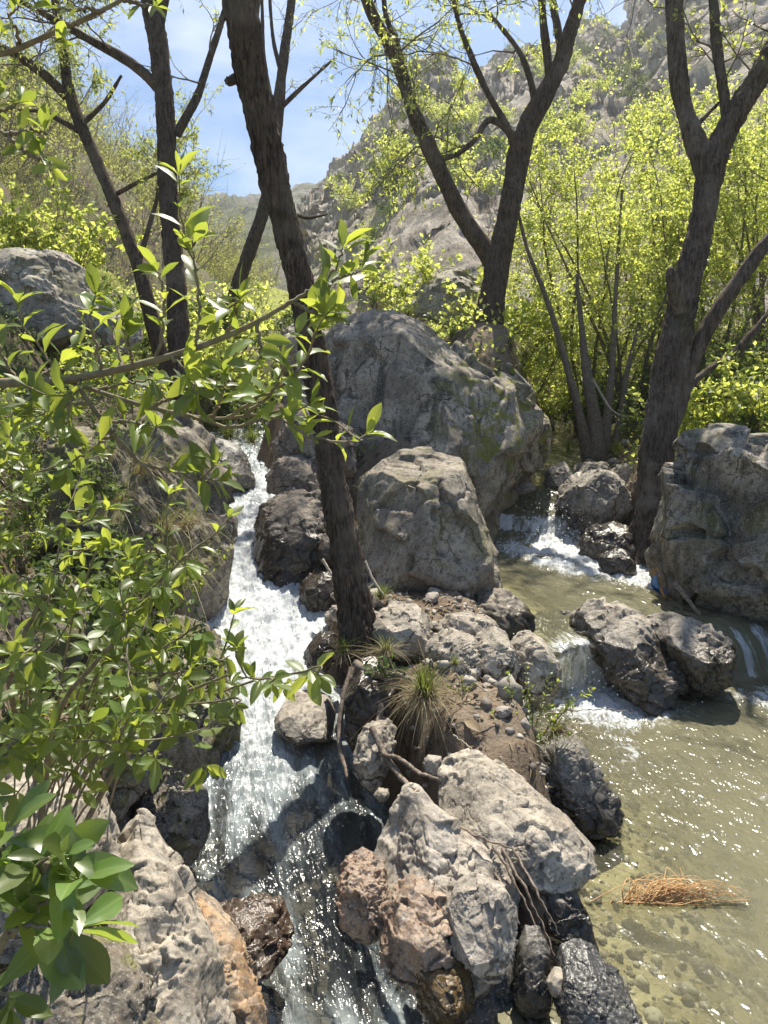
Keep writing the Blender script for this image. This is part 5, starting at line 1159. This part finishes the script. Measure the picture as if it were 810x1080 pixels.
# sprigs at the top left
shrub('hanging_sprig', 'thin branch with fresh leaves slanting across the top left corner', 'branch', (-60, 70, 1.0), [root_path((-80, 68, 1.0), (-1.75, 1.3), (-.15, 0, .5), .014, .0045), [(-80, 68, 1.0, .0045), (0, 57, 0.98, .0038), (40, 42, 0.97, .0034), (85, 22, 0.96, .003), (125, 2, 0.95, .0025), (165, -22, 0.94, .002)]],
      [[(85, 22, 0.96), (70, 30, 0.95), (62, 38, 0.94), (58, 44, 0.93)], [(20, 50, 0.98), (20, 35, 0.96), (10, 20, 0.95), (18, 8, 0.94)], [(110, 10, 0.95), (80, 10, 0.94), (55, 8, 0.93)], [(130, 0, 0.95), (150, 5, 0.93), (165, 8, 0.92)], [(0, 57, 0.98), (-10, 35, 0.96), (-15, 15, 0.95)]], 205, 0.045, M_privet, LEAF_BIG, 0.034, 0.5, 0, 0.06, rosette=3)
shrub('hanging_sprig', 'small drooping sprig with yellow green leaves at the left edge', 'branch', (-60, 120, 1.0), [root_path((-80, 110, 1.0), (-1.85, 1.15), (-.15, 0, .4), .012, .003), [(-80, 110, 1.0, .003), (-20, 128, .98, .0025), (10, 145, .97, .002), (35, 165, .96, .0012)]],
      [[(-20, 128, .98), (5, 118, .96), (18, 108, .95)], [(5, 142, .97), (30, 138, .95), (48, 140, .94)], [(10, 145, .97), (35, 165, .95), (55, 172, .94)], [(-10, 130, .98), (-5, 110, .96), (-2, 100, .95)]], 206, 0.038, M_privet, LEAF_BIG, 0.022, 0.3, 0, 0.06, rosette=4)

# ------------------------------------------------------------------ small things on the banks
M_pebble = None
def pebble_mat():
    s = NT('pebble_stone')
    r = s.attr('rnd'); tc = s.n('TexCoord').outputs['Object']
    col = s.mix(r, (0.15, 0.125, 0.10), (0.46, 0.42, 0.36))
    col = s.mix(s.mapr(s.noise(tc, 40, 5, 0.6), 0.5, 0.7), col, (0.12, 0.10, 0.085))
    return s.done(s.principled(col, 0.8, 0.3, s.bump(s.noise(tc, 120, 3, 0.6), 0.4, 0.004)))
M_pebble = pebble_mat()
M_dry0 = grass_mat('straw', (0.20, 0.15, 0.085), (0.44, 0.37, 0.24), (0.30, 0.24, 0.13))
def ground_n(x, y, e=0.03):
    zx = ground_z(np.array(x) + e, y) - ground_z(np.array(x) - e, y); zy = ground_z(x, np.array(y) + e) - ground_z(x, np.array(y) - e)
    return unit(np.stack([-zx, -zy, np.full(len(zx), 2 * e)], 1))
rng = np.random.RandomState(21)
def pick(n, x0, x1, y0, y1, keep):
    x = rng.uniform(x0, x1, n); y = rng.uniform(y0, y1, n)
    dl, zl = channel(LCF, x, y); dr, zr = channel(RCF, x, y)
    m = keep(x, y, dl, dr); return x[m], y[m]
x1, y1 = pick(9000, -1.0, 1.0, 1.3, 5.6, lambda x, y, dl, dr: (dl > -0.06) & (dr > -0.08) & ((dl < 0.5) | (dr < 0.5)) & (rng.rand(len(x)) < 0.45))
x2, y2 = pick(5000, -2.0, -0.3, 1.2, 6.5, lambda x, y, dl, dr: (dl > -0.10) & (dl < 0.22) & (rng.rand(len(x)) < 0.8))
x3, y3 = pick(2500, 1.0, 2.8, 4.5, 8.5, lambda x, y, dl, dr: (dr > -0.12) & (dr < 0.3))
x4, y4 = pick(5000, 0.4, 2.6, 1.4, 4.2, lambda x, y, dl, dr: (dr > -0.8) & (dr < -0.02) & (rng.rand(len(x)) < 0.7))
x1, y1 = np.concatenate([x1, x4]), np.concatenate([y1, y4])
gx_, gy_ = np.concatenate([x1, x2, x3]), np.concatenate([y1, y2, y3])
gz_ = ground_z(gx_, gy_)
bv, bf = ico(2)
n = len(gx_)
sz = np.exp(rng.normal(size=n) * 0.55) * 0.009
var = [bv * (1 + 0.35 * rng.normal(size=(len(bv), 1)) * 0.5) for k in range(12)]
TVs = np.array(var)[rng.randint(12, size=n)] * (rng.uniform(0.6, 1.3, (n, 1, 3)) * sz[:, None, None])
V = TVs + np.stack([gx_, gy_, gz_ + sz * 0.15], 1)[:, None]
F = (bf[None] + (np.arange(n) * len(bv))[:, None, None]).reshape(-1, 3)
tag(put('gravel', mesh_np('gravel', V.reshape(-1, 3), F, True, {'rnd': np.repeat(rng.rand(n), len(bv))}), M_pebble), 'loose gravel and pebbles scattered on the banks', 'gravel', kind='stuff')

# litter of dead leaves and straw on the earth
def litter(x, y, rs, size, name, mat, tpl):
    r = np.random.RandomState(rs); n = len(x)
    nn = ground_n(x, y) + r.normal(size=(n, 3)) * 0.22
    d = r.normal(size=(n, 3)); d -= nn * (d * nn).sum(1)[:, None] / (nn * nn).sum(1)[:, None]
    P = np.stack([x, y, ground_z(x, y) + 0.004 + r.rand(n) * 0.006], 1)
    return leaves(tpl, P, d, nn, size * np.exp(r.normal(size=n) * 0.5), r, name)
M_lit = grass_mat('dead_leaf', (0.10, 0.062, 0.036), (0.36, 0.27, 0.16), (0.16, 0.10, 0.05))
xa, ya = pick(14000, -2.2, 1.1, 1.3, 5.6, lambda x, y, dl, dr: (dl > 0.02) & (dr > 0.02) & (rng.rand(len(x)) < 0.8))
k_ = len(xa) // 2
tag(put('leaf_litter', litter(xa[:k_], ya[:k_], 5, 0.020, 'leaf_litter', None, LEAF_MID), M_lit), 'dead leaves lying on the earth of the banks', 'litter', kind='stuff')
STRAW = (np.array([(0, -.03, 0), (0, .03, 0), (.5, -.03, .08), (.5, .03, .08), (1, -.01, 0), (1, .01, 0)], float), np.array([[0, 2, 3, 1], [2, 4, 5, 3]]))
tag(put('straw_litter', litter(xa[k_:], ya[k_:], 6, 0.045, 'straw_litter', None, STRAW), M_dry0), 'dry straw and bits of twig on the earth of the banks', 'litter', kind='stuff')

# cobbles one can tell apart: four shapes, copied
M_cob = rock_mat('cobble_stone', light=(0.46, 0.41, 0.35), mid=(0.29, 0.25, 0.21), stain_amt=0.5, lichen=0.5)
cob = []
for k in range(5):
    V, F, c = rock_shape([(math.cos(a) * 40 * (1 + 0.25 * math.sin(a * 2 + k)), math.sin(a) * 30 * (1 + .2 * math.cos(3 * a + k))) for a in np.linspace(0, 6.28, 14)[:-1]], 1.0, 0.045, 300 + k, 5, lean=0.1, facets=12)
    V = V - V.mean(0)
    cob.append(mesh_np('cobble', V, F))
    cob[-1].materials.append(M_cob)
def cobbles(spots, label, group, s0=0.6, s1=1.3):
    for k, (x, y) in enumerate(spots):
        o = put('cobble', cob[rng.randint(5)], None)
        s = rng.uniform(s0, s1)
        o.location = (x, y, gz(x, y) + 0.012 * s); o.scale = (s, s, s * 0.85); o.rotation_euler = (rng.uniform(-.5, .5), rng.uniform(-.5, .5), rng.uniform(0, 6.28))
        tag(o, label, 'stone', group)
xs, ys = pick(1500, -0.4, 0.95, 1.9, 4.3, lambda x, y, dl, dr: (dl > 0.02) & (dr > 0.02))
cobbles(list(zip(xs, ys))[:20], 'small weathered stone lying loose on the earth between the two streams', 'loose stones on the island', 0.35, 0.95)
xs, ys = pick(1500, -1.6, -0.4, 1.5, 4.4, lambda x, y, dl, dr: (dl > -0.05) & (dl < 0.2))
cobbles(list(zip(xs, ys))[:44], 'small stone at the foot of the left bank beside the rapid', 'stones along the left bank', 0.4, 1.1)
xs, ys = pick(1500, -0.5, 0.2, 3.6, 5.4, lambda x, y, dl, dr: (dl > -0.08) & (dl < 0.3))
cobbles(list(zip(xs, ys))[:26], 'dark rubble stone below the brown boulders beside the left rapid', 'rubble below the brown boulders', 0.7, 1.6)
xs, ys = pick(1500, 1.0, 2.6, 6.2, 9.0, lambda x, y, dl, dr: (dr > -0.25) & (dr < 0.25))
cobbles(list(zip(xs, ys))[:24], 'pale cobble in the stream above the upper cascade', 'cobbles above the cascade', 1.0, 2.4)

# ------------------------------------------------------------------ grass
M_grass = grass_mat('green_grass', (0.10, 0.15, 0.03), (0.20, 0.24, 0.06), (0.25, 0.30, 0.05))
M_dry = grass_mat('dry_grass', (0.26, 0.20, 0.11), (0.48, 0.41, 0.26), (0.40, 0.33, 0.18))
def blades(n, h, spread, droop, rng, w=0.004, bias=(0, 0), seg=6):
    Vs, Fs = [], []
    az = rng.uniform(0, 6.283, n); ln = h * rng.uniform(0.5, 1.15, n); tilt = np.abs(rng.normal(size=n)) * spread
    u = np.linspace(0, 1, seg + 1)
    dx = np.cos(az) * tilt + bias[0]; dy = np.sin(az) * tilt + bias[1]
    r0 = h * 0.10 * np.sqrt(rng.rand(n)); a2 = rng.uniform(0, 6.28, n)
    px = (r0 * np.cos(a2))[:, None] + dx[:, None] * ln[:, None] * (u + u * u * droop * 0.5); py = (r0 * np.sin(a2))[:, None] + dy[:, None] * ln[:, None] * (u + u * u * droop * 0.5)
    dr = droop * rng.uniform(0.5, 1.4, n)
    pz = ln[:, None] * (u * (1 - 0.25 * tilt[:, None]) - dr[:, None] * u ** 2.2)
    wx, wy = -np.sin(az), np.cos(az)
    ww = w * (1 - u) ** 0.7 * 0.5
    A = np.stack([px - wx[:, None] * ww, py - wy[:, None] * ww, pz], -1); B = np.stack([px + wx[:, None] * ww, py + wy[:, None] * ww, pz], -1)
    V = np.stack([A, B], 2).reshape(n, -1, 3); k = 2 * (seg + 1)
    f = np.array([[2 * i, 2 * i + 1, 2 * i + 3, 2 * i + 2] for i in range(seg)])
    F = (f[None] + (np.arange(n) * k)[:, None, None]).reshape(-1, 4)
    return V.reshape(-1, 3), F, np.repeat(rng.rand(n), k)
def tuft(p, label, green, dry, h, seed, w=0.004, bias=(0, 0), group=None, spread=0.45):
    r = np.random.RandomState(seed)
    root = tag(empty('grass_tuft', p), label, 'grass tuft', group)
    if green:
        V, F, a = blades(green, h, spread, 0.35, r, w, bias); put('green_blades', mesh_np('green_blades', V, F, True, {'rnd': a}), M_grass, root)
    if dry:
        V, F, a = blades(dry, h * 1.05, spread * 1.3, 1.15, r, w * 0.8, bias); put('dry_blades', mesh_np('dry_blades', V, F, True, {'rnd': a}), M_dry, root)
    return root
tuft(W(448, 742, 2.95), 'tall shaggy grass tuft with brown dead skirt on the island', 260, 800, 0.24, 1, 0.004, spread=0.26)
tuft(W(408, 690, 3.25), 'wispy half dry tuft before the pale boulder by the leaning tree', 70, 160, 0.13, 2, 0.003)
tuft(W(402, 632, 4.15), 'green tuft at the foot of the cracked tan boulder', 150, 40, 0.13, 3)
tuft(W(440, 655, 3.95), 'low green tuft between the cracked boulder and the rock pile', 120, 40, 0.10, 4)
tuft(W(362, 690, 3.45), 'green moss like tuft clinging to the left foot of the leaning tree', 120, 60, 0.12, 5)
tuft(W(545, 782, 2.95), 'bright green tuft on the island edge above the pool', 200, 60, 0.12, 6)
tuft(W(585, 775, 2.95), 'dry pale tuft hanging over the dark slab', 40, 160, 0.14, 7, bias=(.3, 0))
tuft(W(478, 362, 7.6), 'yellow green tuft on top of the huge boulder beside the forked tree', 160, 90, 0.28, 8, 0.008)
tuft(W(540, 366, 7.5), 'dry tuft on top of the huge boulder right of the forked trunk', 30, 160, 0.22, 9, 0.008)
tuft(W(395, 325, 7.2), 'small green tuft behind the crest of the huge boulder', 120, 60, 0.25, 10, 0.008)
tuft(W(500, 365, 7.5), 'dry straw tuft at the foot of the forked trunk', 20, 150, 0.2, 11, 0.008)
tuft(W(385, 520, 4.9), 'little grey green tuft in the gap left of the cracked boulder', 60, 30, 0.14, 12)
tuft(W(480, 702, 3.05), 'short green tuft below the angular rock of the pile', 60, 30, 0.07, 13, 0.003)
hang = [(112, 488), (148, 500), (120, 535), (172, 560), (165, 590), (185, 605), (195, 560)]
for k, (px, py) in enumerate(hang):
    tuft(W(px, py, 4.05 - 0.02 * (k % 3)), 'long pale dry grass hanging down the dark rock wall', 25, 70, 0.36, 30 + k, 0.0045, (0.35, -0.25), 'dry grass hanging on the left bank', 0.3)
far_t = [(300, 395, 9), (330, 385, 9.5), (240, 440, 8.2), (265, 445, 8.4), (225, 452, 8.0), (430, 330, 9.2), (465, 300, 10), (445, 318, 9.6), (700, 455, 6.6), (740, 440, 6.4), (770, 436, 6.3), (650, 470, 8.0), (600, 470, 8.6), (575, 450, 9), (680, 480, 7.2)]
for k, (px, py, t) in enumerate(far_t):
    p = W(px, py, t); z = max(gz(p[0], p[1]), p[2] - 0.25)
    tuft((p[0], p[1], z), 'green tuft on the far bank behind the boulders', 160, 60, 0.3, 60 + k, 0.008, group='grass tufts on the far bank')

# ------------------------------------------------------------------ leafy ground cover
def cover(n, x0, x1, y0, y1, keep, size, mat, tpl, seed, hmax=0.22, name='undergrowth', label=''):
    r = np.random.RandomState(seed)
    x = r.uniform(x0, x1, n); y = r.uniform(y0, y1, n)
    dl, _ = channel(LCF, x, y); dr, _ = channel(RCF, x, y)
    cl = fbm(np.stack([x, y, 0 * x], 1) * 2.2 + seed, 4)
    m = keep(x, y, dl, dr) & (cl + r.normal(size=n) * 0.12 > -0.05)
    x, y, cl = x[m], y[m], cl[m]
    z = ground_z(x, y) + r.rand(len(x)) ** 1.4 * hmax * (0.4 + 1.6 * np.clip(cl, 0, 0.6))
    d = r.normal(size=(len(x), 3)) + [0.15, -0.3, 0.1]; nn = r.normal(size=(len(x), 3)) * 0.5 + [0, -0.2, 1]
    me = leaves(tpl, np.stack([x, y, z], 1), d, nn, r.uniform(0.6, 1.3, len(x)) * size, r, name)
    tag(put(name, me, mat), label, 'undergrowth', kind='stuff')
cover(26000, -4.6, -1.15, 1.8, 7.5, lambda x, y, dl, dr: dl > 0.28, 0.038, M_dense, LEAF_MID, 3, 0.35, label='small leafy ground cover on the left bank')
cover(14000, 2.4, 6.5, 0.5, 7, lambda x, y, dl, dr: dr > 0.22, 0.045, M_dense, LEAF_MID, 8, 0.30, label='leafy ground cover on the slope of the right bank')
cover(16000, -4.5, -0.9, 0.3, 4.0, lambda x, y, dl, dr: dl > 0.25, 0.034, M_privet, LEAF_MID, 9, 0.22, label='fresh leafy ground cover near the foot of the left bank')
cover(16000, -6, -0.6, 7.0, 14, lambda x, y, dl, dr: dl > 0.15, 0.06, M_spring, LEAF_FAR, 4, 0.35, label='fresh green ground cover beside the upper left stream')
cover(30000, -0.5, 7.5, 6.3, 15, lambda x, y, dl, dr: (dr > 0.18) & (dl > 0.3), 0.055, M_spring, LEAF_FAR, 5, 0.45, label='bright green ground cover on the far right bank')

# ------------------------------------------------------------------ roots, sticks and weeds
M_root = plain_mat('weathered_root', (0.14, 0.105, 0.08), (0.30, 0.25, 0.20), 60, 0.85, 0.2)
M_stick = plain_mat('bleached_stick', (0.30, 0.25, 0.19), (0.46, 0.41, 0.34), 60, 0.8, 0.2)
def strand(name, path, label, cat, mat, r0, r1, group=None, wob=0.004, seed=0):
    P = catmull(WA(path), 40); P[1:] += fbm(np.repeat(np.linspace(0, 6, 40)[:, None], 3, 1) + np.arange(3) * 9 + seed * 3.3, 3)[1:, None] * wob * np.ones(3)
    V, F = tube(P, np.linspace(r0, r1, 40), 10, 0.0012, None, 90, seed=seed)
    c = P[0]
    return tag(put(name, mesh_np(name, V - c, F), mat, loc=c), label, cat, group)
strand('tree_root', [(392, 768, 2.95), (408, 800, 2.85), (425, 822, 2.72), (445, 842, 2.62), (470, 862, 2.55)], 'thick bare root winding down the island towards the light grey rock', 'root', M_root, 0.014, 0.007, seed=1)
strand('tree_root', [(398, 795, 2.9), (420, 800, 2.78), (442, 815, 2.68), (462, 822, 2.6)], 'bent grey root above the hollow in the island bank', 'root', M_root, 0.010, 0.006, seed=2)
strand('tree_root', [(375, 700, 3.3), (395, 712, 3.2), (420, 712, 3.12), (440, 718, 3.05)], 'short root running from the leaning tree to the shaggy tuft', 'root', M_root, 0.018, 0.008, seed=3)
strand('tree_root', [(372, 705, 3.35), (362, 740, 3.25), (358, 780, 3.15), (366, 820, 3.0)], 'straight root hanging from the leaning tree down to the rapid', 'root', M_root, 0.018, 0.007, seed=4)
strand('tree_root', [(384, 705, 3.35), (400, 735, 3.15), (398, 770, 3.02), (392, 800, 2.95)], 'forked looking root between the leaning tree and the ragged rock', 'root', M_root, 0.016, 0.008, seed=5)
for k, path in enumerate([[(520, 892, 2.3), (540, 925, 2.22), (560, 965, 2.15), (575, 1000, 2.1)], [(530, 895, 2.3), (552, 935, 2.2), (572, 975, 2.15), (585, 1010, 2.1)], [(505, 890, 2.35), (530, 935, 2.2), (548, 975, 2.12)], [(540, 893, 2.32), (566, 940, 2.2), (590, 985, 2.14)], [(455, 850, 2.5), (490, 875, 2.4), (525, 890, 2.33), (560, 900, 2.3)]]):
    strand('tree_root', path, 'thin fibrous root trailing over the earth beside the blue grey slab', 'root', M_root, 0.005, 0.002, 'fibrous roots beside the slab', 0.006, 10 + k)
for k, path in enumerate([[(470, 735, 3.0), (500, 752, 2.95), (520, 758, 2.9)], [(466, 748, 2.95), (490, 765, 2.85), (508, 772, 2.8)], [(478, 775, 2.8), (498, 790, 2.72)], [(500, 720, 3.0), (520, 735, 2.95)]]):
    strand('twig', path, 'thin dry twig lying on the bare earth of the island', 'twig', M_stick, 0.0035, 0.002, 'dry twigs on the bare earth', 0.004, 20 + k)
strand('stick', [(385, 592, 4.2), (394, 612, 4.15), (405, 628, 4.1)], 'pale broken stick leaning against the leaning trunk', 'stick', M_stick, 0.008, 0.006, seed=31)
strand('stick', [(340, 590, 4.6), (350, 606, 4.55), (360, 622, 4.5)], 'short bleached stick on the stones left of the leaning trunk', 'stick', M_stick, 0.010, 0.006, seed=32)
strand('stick', [(565, 755, 3.0), (600, 750, 2.98), (640, 748, 2.96), (668, 752, 2.94)], 'thin bare branch reaching out over the pool from the island', 'stick', M_stick, 0.0032, 0.0012, seed=33, wob=0.012)
strand('stick', [(690, 600, 4.95), (695, 614, 4.92), (701, 630, 4.9)], 'orange brown piece of bark standing beside the blue scrap', 'stick', plain_mat('orange_bark', (0.30, 0.15, 0.06), (0.42, 0.25, 0.11), 50, 0.7), 0.022, 0.012, seed=34)
strand('stick', [(712, 615, 4.7), (722, 628, 4.62), (738, 648, 4.5)], 'grey driftwood stick lying under the massive boulder', 'stick', M_root, 0.016, 0.010, seed=35)
strand('stick', [(625, 400, 8.0), (645, 432, 7.9), (665, 440, 7.8), (682, 432, 7.7)], 'dead branch behind the twisted trunk', 'stick', M_stick, 0.014, 0.006, seed=36)
strand('stick', [(120, 790, 2.0), (100, 850, 1.98), (112, 900, 1.95), (128, 945, 1.9)], 'dry bare stem behind the broad leaves at the bottom left', 'stick', M_root, 0.005, 0.003, seed=37, wob=0.02)
# scrap of blue sheet by the boulder
g = np.linspace(0, 1, 26); A, B = np.meshgrid(g, g)
Pb = np.stack([A.ravel() * 0.055 + 0.02 * np.sin(B.ravel() * 3), 0.03 * np.sin(A.ravel() * 7 + B.ravel() * 4) + 0.02 * B.ravel(), B.ravel() * -0.17], 1)
Pb[:, 0] *= 0.6 + 0.6 * np.sin(np.pi * np.clip(B.ravel() * 0.9 + 0.1, 0, 1))
Pb += np.stack([fbm(Pb * 30, 3), fbm(Pb * 30 + 9, 3), 0 * Pb[:, 0]], 1) * 0.012
i = np.arange(26 * 26).reshape(26, 26)
F = np.stack([i[:-1, :-1], i[:-1, 1:], i[1:, 1:], i[1:, :-1]], -1).reshape(-1, 4)
nrm = normals(Pb, F[:, :3]); V = np.vstack([Pb, Pb - nrm * 0.002]); F2 = np.vstack([F, F[:, ::-1] + 676])
ang = 0.55; Rm = np.array([[math.cos(ang), 0, math.sin(ang)], [0, 1, 0], [-math.sin(ang), 0, math.cos(ang)]])
tag(put('plastic_scrap', mesh_np('plastic_scrap', V @ Rm.T * [-0.8, 1, 1] * 0.95, F2), plain_mat('blue_plastic', (0.05, 0.16, 0.42), (0.10, 0.26, 0.55), 30, 0.45, 0.5), loc=W(695, 604, 4.9)), 'crumpled blue plastic scrap caught under the massive boulder', 'scrap')

# orange root hair trailing in the pool
r = np.random.RandomState(8); g = Geo()
for k in range(105):
    a = W(690 + 22 * r.normal(), 956 + 8 * r.normal(), 2.5); a[2] = -0.02 + 0.035 * r.rand()
    if r.rand() < 0.45:                                   # long hairs combed downstream to a point
        e = W(792 - 80 * r.rand() ** 1.6, 956 - 22 * r.rand() * (1 if r.rand() < .7 else 0), 2.5); bow = 0.08 * r.rand()
    else:                                                # short curls standing up
        e = W(672 + 80 * r.rand(), 950 - 36 * r.rand(), 2.5); bow = 0.07 * r.rand()
    e[2] = 0.004 + 0.07 * r.rand() ** 2
    up = np.array([0.0, 0.6, 0.8]) * bow + r.normal(size=3) * 0.014
    P = catmull(np.array([a, a * .72 + e * .28 + up * .9 + r.normal(size=3) * .012, a * .4 + e * .6 + up + r.normal(size=3) * .014, e]), 16)
    V, F = tube(P, np.linspace(0.0019, 0.0007, 16) * r.uniform(0.7, 1.4), 4); g.add(V, F)
c = W(690, 950, 2.5)
o = put('root_tuft', g.mesh('root_tuft'), plain_mat('orange_root_hair', (0.50, 0.27, 0.10), (0.72, 0.47, 0.24), 60, 0.7, 0.3))
o.scale = (1, 1, 0.62)
tag(o, 'tuft of orange root hairs trailing in the shallow pool', 'root tuft')

# leafy weeds on the island
shrub('leafy_weed', 'straggly small leaved weed growing on the island beside the little waterfall', 'weed', (560, 785, 2.98), [[(560, 788, 2.98, .003), (562, 755, 2.98, .002), (566, 725, 2.98, .0015)]],
      [[(560, 785, 2.98), (548, 760, 2.97), (540, 735, 2.96), (536, 712, 2.95)], [(560, 785, 2.98), (570, 750, 3), (578, 720, 3), (582, 700, 3)], [(560, 785, 2.98), (585, 762, 2.98), (600, 745, 2.97), (612, 735, 2.96)], [(560, 785, 2.98), (556, 745, 3.0), (556, 705, 3.0)], [(560, 785, 2.98), (535, 770, 2.9), (520, 752, 2.88)], [(560, 785, 2.98), (580, 780, 2.9), (600, 775, 2.88)]],
      207, 0.026, M_privet, LEAF_MID, 0.02, 0.25, 14, 0.06)
shrub('leafy_weed', 'small grey green weed rosette beside the shaggy tuft', 'weed', (402, 715, 3.15), [[(402, 718, 3.15, .002), (402, 708, 3.15, .0015), (402, 700, 3.15, .001)]],
      [[(402, 716, 3.15), (392, 706, 3.13), (384, 702, 3.12)], [(402, 716, 3.15), (408, 702, 3.13), (414, 694, 3.12)], [(402, 716, 3.15), (400, 704, 3.15), (398, 694, 3.16)], [(402, 716, 3.15), (415, 708, 3.12), (424, 706, 3.1)]],
      208, 0.04, M_dense, LEAF_BIG, 0.014, 0.2, 0, 0.04)
shrub('leafy_weed', 'tiny weed sprouting from the bare earth below the rock pile', 'weed', (488, 735, 3.0), [[(488, 738, 3, .0015), (488, 730, 3, .001), (489, 722, 3, .001)]],
      [[(488, 736, 3), (480, 728, 3), (474, 724, 3)], [(488, 736, 3), (494, 726, 3), (500, 722, 3)], [(488, 736, 3), (488, 724, 3), (487, 716, 3)]], 209, 0.022, M_privet, LEAF_MID, 0.012, 0.2, 0, 0.03)
shrub('leafy_weed', 'young weed sprouting low beside the reddish shelf at the rapid', 'weed', (170, 940, 2.2), [[(172, 945, 2.2, .0015), (176, 930, 2.2, .001), (180, 922, 2.2, .001)]],
      [[(172, 945, 2.2), (168, 930, 2.18), (160, 924, 2.16)], [(172, 945, 2.2), (180, 930, 2.18), (188, 926, 2.16)], [(172, 945, 2.2), (176, 936, 2.16), (184, 938, 2.14)]], 210, 0.03, M_privet, LEAF_MID, 0.016, 0.2, 0, 0.03)

# ------------------------------------------------------------------ spray thrown up by the falls
r = np.random.RandomState(12)
cl = []
def spray(n, c, s, smax=0.005):
    p = np.array(c) + r.normal(size=(n, 3)) * s; p[:, 2] = c[2] + np.abs(r.normal(size=n)) * s[2]
    cl.append(np.column_stack([p, r.uniform(0.0012, smax, n)]))
spray(500, (1.12, 4.0, 0.02), (.22, .10, .10)); spray(250, (1.5, 6.5, 0.36), (.2, .14, .14), 0.007)
for y in np.linspace(1.7, 5.6, 40):
    x = np.interp(y, LCF[::-1, 1], LCF[::-1, 0]); z = np.interp(y, LCF[::-1, 1], LCF[::-1, 2]); w = np.interp(y, LCF[::-1, 1], LCF[::-1, 3])
    spray(25 if y > 3.7 else 5, (x, y, z + 0.005), (w * 0.5, .06, .03), 0.0032)
D = np.concatenate(cl); bv, bf = ico(2)
V = bv[None] * D[:, 3][:, None, None] + D[:, None, :3]
F = (bf[None] + (np.arange(len(D)) * len(bv))[:, None, None]).reshape(-1, 3)
s = NT('water_drops'); s_sh = s.principled((0.75, 0.78, 0.80), 0.08, 0.8)
tag(put('spray', mesh_np('spray', V.reshape(-1, 3), F), s.done(s_sh)), 'drops of spray over the white water', 'spray', kind='stuff')

# ------------------------------------------------------------------ the air
bm = bmesh.new(); bmesh.ops.create_cube(bm, size=1.0)
hz_min, hz_max = np.array([-160.0, -40.0, -4.0]), np.array([160.0, 300.0, 130.0])
for v in bm.verts: v.co = Vector(hz_min + (np.array(v.co) + 0.5) * (hz_max - hz_min))
me = bpy.data.meshes.new('haze'); bm.to_mesh(me); bm.free()
s = NT('hazy_air'); pv = s.n('VolumePrincipled')
pv.inputs['Color'].default_value = (0.92, 0.95, 1.0, 1); pv.inputs['Density'].default_value = 0.0012; pv.inputs['Anisotropy'].default_value = 0.5
s.t.links.new(pv.outputs[0], s.out.inputs['Volume'])
HAZE = put('haze', me, s.m)
tag(HAZE, 'thin bright haze in the valley air', 'haze', kind='stuff')
